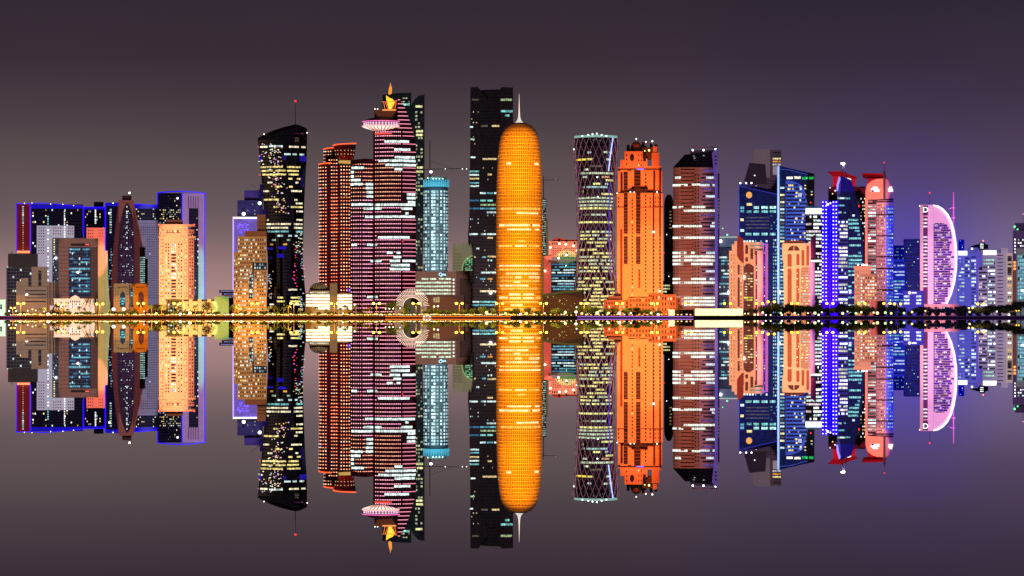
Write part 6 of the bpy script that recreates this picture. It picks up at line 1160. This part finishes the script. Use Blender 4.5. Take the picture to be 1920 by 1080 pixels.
for x_ in (-3.4, -.6, 2.6): q = MB(); q.ball((x_, -1.2, .4-abs(x_)*.3), .55, led('#f4e8ff', 4), 8, 6); q.build('lamp', b.o)
# ---- trees
LEAF = []
for h in ('#26361a', '#334822', '#465a2a'):
    m, nt, p = base('leaf_'+h[1:]); p.inputs['Base Color'].default_value = L(h); p.inputs['Roughness'].default_value = .7; LEAF.append(m)
BARK = wall('#4a3424', joint=0)
def mk_tree(seed, name='broadleaf_tree', R_=7, H=12):
    rr = random.Random(seed); r = bpy.data.objects.new(name, None); sc.collection.objects.link(r)
    q = MB(); q.tube((0, 0, 0), (.2, 0, H*.42), .38, .24, BARK, 7); cl = []
    for i in range(13):
        a, rad = rr.uniform(0, 2*pi), rr.uniform(.15, .8)*R_; z = H*rr.uniform(.42, .86)*(1-.18*(rad/R_)**2); c = Vector((rad*cos(a), rad*sin(a), z)); cl.append((c, rr.uniform(.26, .42)*R_))
        q.tube((.2, 0, H*rr.uniform(.3, .42)), c, .14, .04, BARK, 4)
    q.build('trunk', r); q = MB()
    for c, cr in cl:
        for k in range(150):
            d = Vector((rr.gauss(0, 1), rr.gauss(0, 1), rr.gauss(0, .75))).normalized()*cr*rr.uniform(.45, 1.08)
            p = c+d; u = Vector((rr.gauss(0, 1), rr.gauss(0, 1), rr.gauss(0, 1))).normalized(); v = u.orthogonal().normalized(); s_ = rr.uniform(.34, .72)
            q.add([p-u*s_, p-v*s_*.5, p+u*s_, p+v*s_*.5], [(0, 1, 2, 3)], LEAF[rr.randrange(3)])
    q.build('crown', r); return r
def mk_palm(seed, H=9):
    rr = random.Random(seed); r = bpy.data.objects.new('palm_tree', None); sc.collection.objects.link(r)
    q = MB(); pts = [Vector((.5*sin(t*1.3)*rr.uniform(.5, 1), 0, H*t)) for t in (0, .3, .6, 1)]
    for a, c_ in zip(pts, pts[1:]): q.tube(a, c_, .3, .24, wall('#7a5a3a', joint=.6), 6)
    q.build('trunk', r); q = MB(); top = pts[-1]
    for i in range(22):
        az = rr.uniform(0, 2*pi); el_ = rr.uniform(-.2, 1.2); ln = rr.uniform(2.4, 3.6); d = Vector((cos(az), sin(az), 0)); prev = top
        for k in range(1, 8):
            t = k/7; p = top+d*ln*t*cos(el_*.6)+Vector((0, 0, ln*(sin(el_)*t-1.0*t*t))); side = d.cross(Vector((0, 0, 1)))*(.62*(1-t*.7)); dr = Vector((0, 0, -.35))
            for s_ in (-1, 1): q.add([prev, p, p+side*s_+dr, prev.lerp(p, .4)+side*s_+dr], [(0, 1, 2, 3)], LEAF[rr.randrange(3)])
            prev = p
    q.build('crown', r); return r
TP = [mk_tree(i, R_=7, H=12) for i in range(4)]; PP = [mk_palm(i+20) for i in range(3)]; BP = [mk_tree(40+i, 'shrub', 3.2, 3.6) for i in range(3)]
usedp = set()
def plant(kind, px, Y, s_, phrase, cat, grp, rel='in front of'):
    i = rr.randrange(len(kind)); src = kind[i]; loc = W(px, Y)
    if id(src) not in usedp: usedp.add(id(src)); o = src; o.location = loc; o.scale = (s_,)*3; o.rotation_euler = (0, 0, rr.uniform(0, 6))
    else: o = copy_tree(src, loc, rr.uniform(0, 6), s_)
    tagit(o, None, cat, grp); reg(o, phrase, px, rel); return o
rr = random.Random(31)
for px, s_ in [(1398, .55), (1413, .7), (1429, .9), (1443, 1.0), (1457, 1.1), (1472, 1.15), (1487, 1.05), (1502, .95), (1517, .95), (1531, 1.05), (1546, .85), (1563, .8), (1578, 1.15), (1591, .95), (1603, 1.0), (1617, .95), (1630, .9), (1661, .85), (1674, 1.05), (1687, .95), (1721, .9), (1731, .85), (1746, .7), (1765, .75), (1779, .8), (1793, .85), (1806, .85), (1822, .75), (1836, .85), (1850, .9), (1862, 1.0), (1875, .95), (1895, 1.2), (1914, 1.35)]+[(x_, .8+.12*sin(x_)) for x_ in range(1436, 1640, 17)]+[(x_, .72+.1*sin(x_)) for x_ in range(1757, 1895, 16)]:
    plant(TP, px, rr.uniform(2722, 2760) if px % 2 else rr.uniform(2740, 2760), s_, 'dark round crowned tree', 'tree', 'dark round trees along the right half of the corniche')
for px, s_ in [(872, .6), (888, .65), (905, .8), (922, .7), (950, .6), (968, .7), (990, .75), (1042, .75), (1052, .6), (1090, .95), (1104, 1.05), (1116, .8), (1136, .7), (1152, .75), (1172, .6), (1180, .75), (1194, .8), (1212, .7), (735, 1.2), (748, 1.35), (757, 1.1), (808, .7), (822, .6), (838, .65), (853, .55)]:
    plant(TP, px, rr.uniform(2724, 2740) if not 730 < px < 760 else 2752, s_, 'dark leafy tree', 'tree', 'leafy trees along the middle of the corniche')
for px, s_ in [(439, 1.25), (447, 1.15), (436, .9), (455, .95), (117, .9), (128, .8), (150, 1.0), (158, .85), (207, .7), (285, 1.2), (292, .9), (303, 1.1), (367, 1.15), (382, 1.15), (386, .9), (503, 1.0), (514, 1.1), (520, .9), (532, 1.0), (541, 1.15), (563, .8), (594, 1.0), (612, .75), (638, .9), (646, 1.2), (652, .9), (668, 1.25), (684, .85), (692, 1.0), (757, .8), (793, .7), (1276, 1.1), (1755, 1.0), (1742, 1.0), (1340, .75), (1347, .7), (74, .8), (83, .9)]:
    plant(PP, px, rr.uniform(2710, 2716) if px % 2 else rr.uniform(2738, 2746), s_, 'palm tree', 'palm tree', 'palm trees along the corniche')
x = 14
while x < 1255:
    plant(BP, x, rr.uniform(2740, 2750), rr.uniform(.7, 1.5), 'clipped shrub', 'shrub', 'shrubs along the corniche verge'); x += rr.uniform(9, 20)
x = 1440
while x < 1915:
    plant(BP, x, rr.uniform(2740, 2750), rr.uniform(.8, 1.3), 'clipped shrub', 'shrub', 'shrubs along the corniche verge'); x += rr.uniform(14, 26)
# ---- cars on the corniche road
def mk_car(h):
    r = bpy.data.objects.new('car', None); sc.collection.objects.link(r); tagit(r, None, 'car', 'cars on the corniche road'); pm = metal(h, .3, .3)
    q = MB(); q.prism([(-2.2, .35), (2.2, .35), (2.25, .8), (1.3, .95), (.7, 1.42), (-1.1, 1.45), (-1.8, .98), (-2.25, .9)], -.85, .85, pm); q.build('body', r)
    q = MB(); q.prism([(1.15, .97), (.65, 1.36), (-1.0, 1.38), (-1.6, 1.0)], -.87, .87, DW); q.build('window', r)
    for x_ in (-1.4, 1.4):
        for y_ in (-.8, .8):
            q = MB(); q.tube((x_, y_-.12, .33), (x_, y_+.12, .33), .33, .33, wall('#101010', joint=0), 10); q.build('wheel', r)
    for y_ in (-.6, .6):
        q = MB(); q.ball((2.25, y_, .65), .2, led('#fff4d0', 8), 6, 4); q.build('headlight', r); q = MB(); q.ball((-2.27, y_, .75), .16, led('#ff2020', 4), 6, 4); q.build('tail_light', r)
    return r
cp = [mk_car('#d8d8d8'), mk_car('#5a1818'), mk_car('#20242c')]; names = ['white car', 'dark red car', 'black car']; rr = random.Random(77); uc = set()
for px in (44, 78, 142, 172, 246, 318, 364, 398, 424, 492, 538, 588, 660, 712, 800, 884, 962, 1036, 1128, 1208):
    i = rr.randrange(3); loc = W(px, 2726 if rr.random() < .5 else 2732, GZ+.03)
    if i not in uc: uc.add(i); o = cp[i]; o.location = loc
    else: o = copy_tree(cp[i], loc, 0 if rr.random() < .5 else pi)
    reg(o, names[i], px, 'on the road below')
finish_labels()
for b_ in BS:                                                   # added amber spots, standing in for street lamp spill on the front row
    if b_.Y < 2900 and b_.px < 1260 and b_.o['category'] != 'sculpture':
        CUR[0] = b_
        flood(b_.px, b_.Y, 562, 592, 84, '#ffa828', 1.5, 34, 7)
# ---- each building's floodlights are shuttered to that building; street lights reach the shore only
def tree_of(o):
    yield o
    for c_ in o.children: yield from tree_of(c_)
NS = 22; sets = [bpy.data.collections.new('facade_lighting') for _ in range(NS)]; shore = bpy.data.collections.new('shore_lighting')
done = set()
for i, b_ in enumerate(sorted(BS, key=lambda t: t.px)):
    k = sets[i % NS]
    for o in tree_of(b_.o):
        done.add(o.name)
        if o.type == 'MESH':
            k.objects.link(o)
    for l_ in b_.floods: l_.light_linking.receiver_collection = k
for o in list(sc.objects):
    if o.type == 'MESH' and o.name not in done and o.name != 'water': shore.objects.link(o)
for o in list(sc.objects):
    if o.type == 'LIGHT' and o.name.split('.')[0] in ('street_or_fill_light', 'bollard_fill'): o.light_linking.receiver_collection = shore
print('WINDOW PARTS', TOT[0], 'OBJECTS', len(sc.objects))
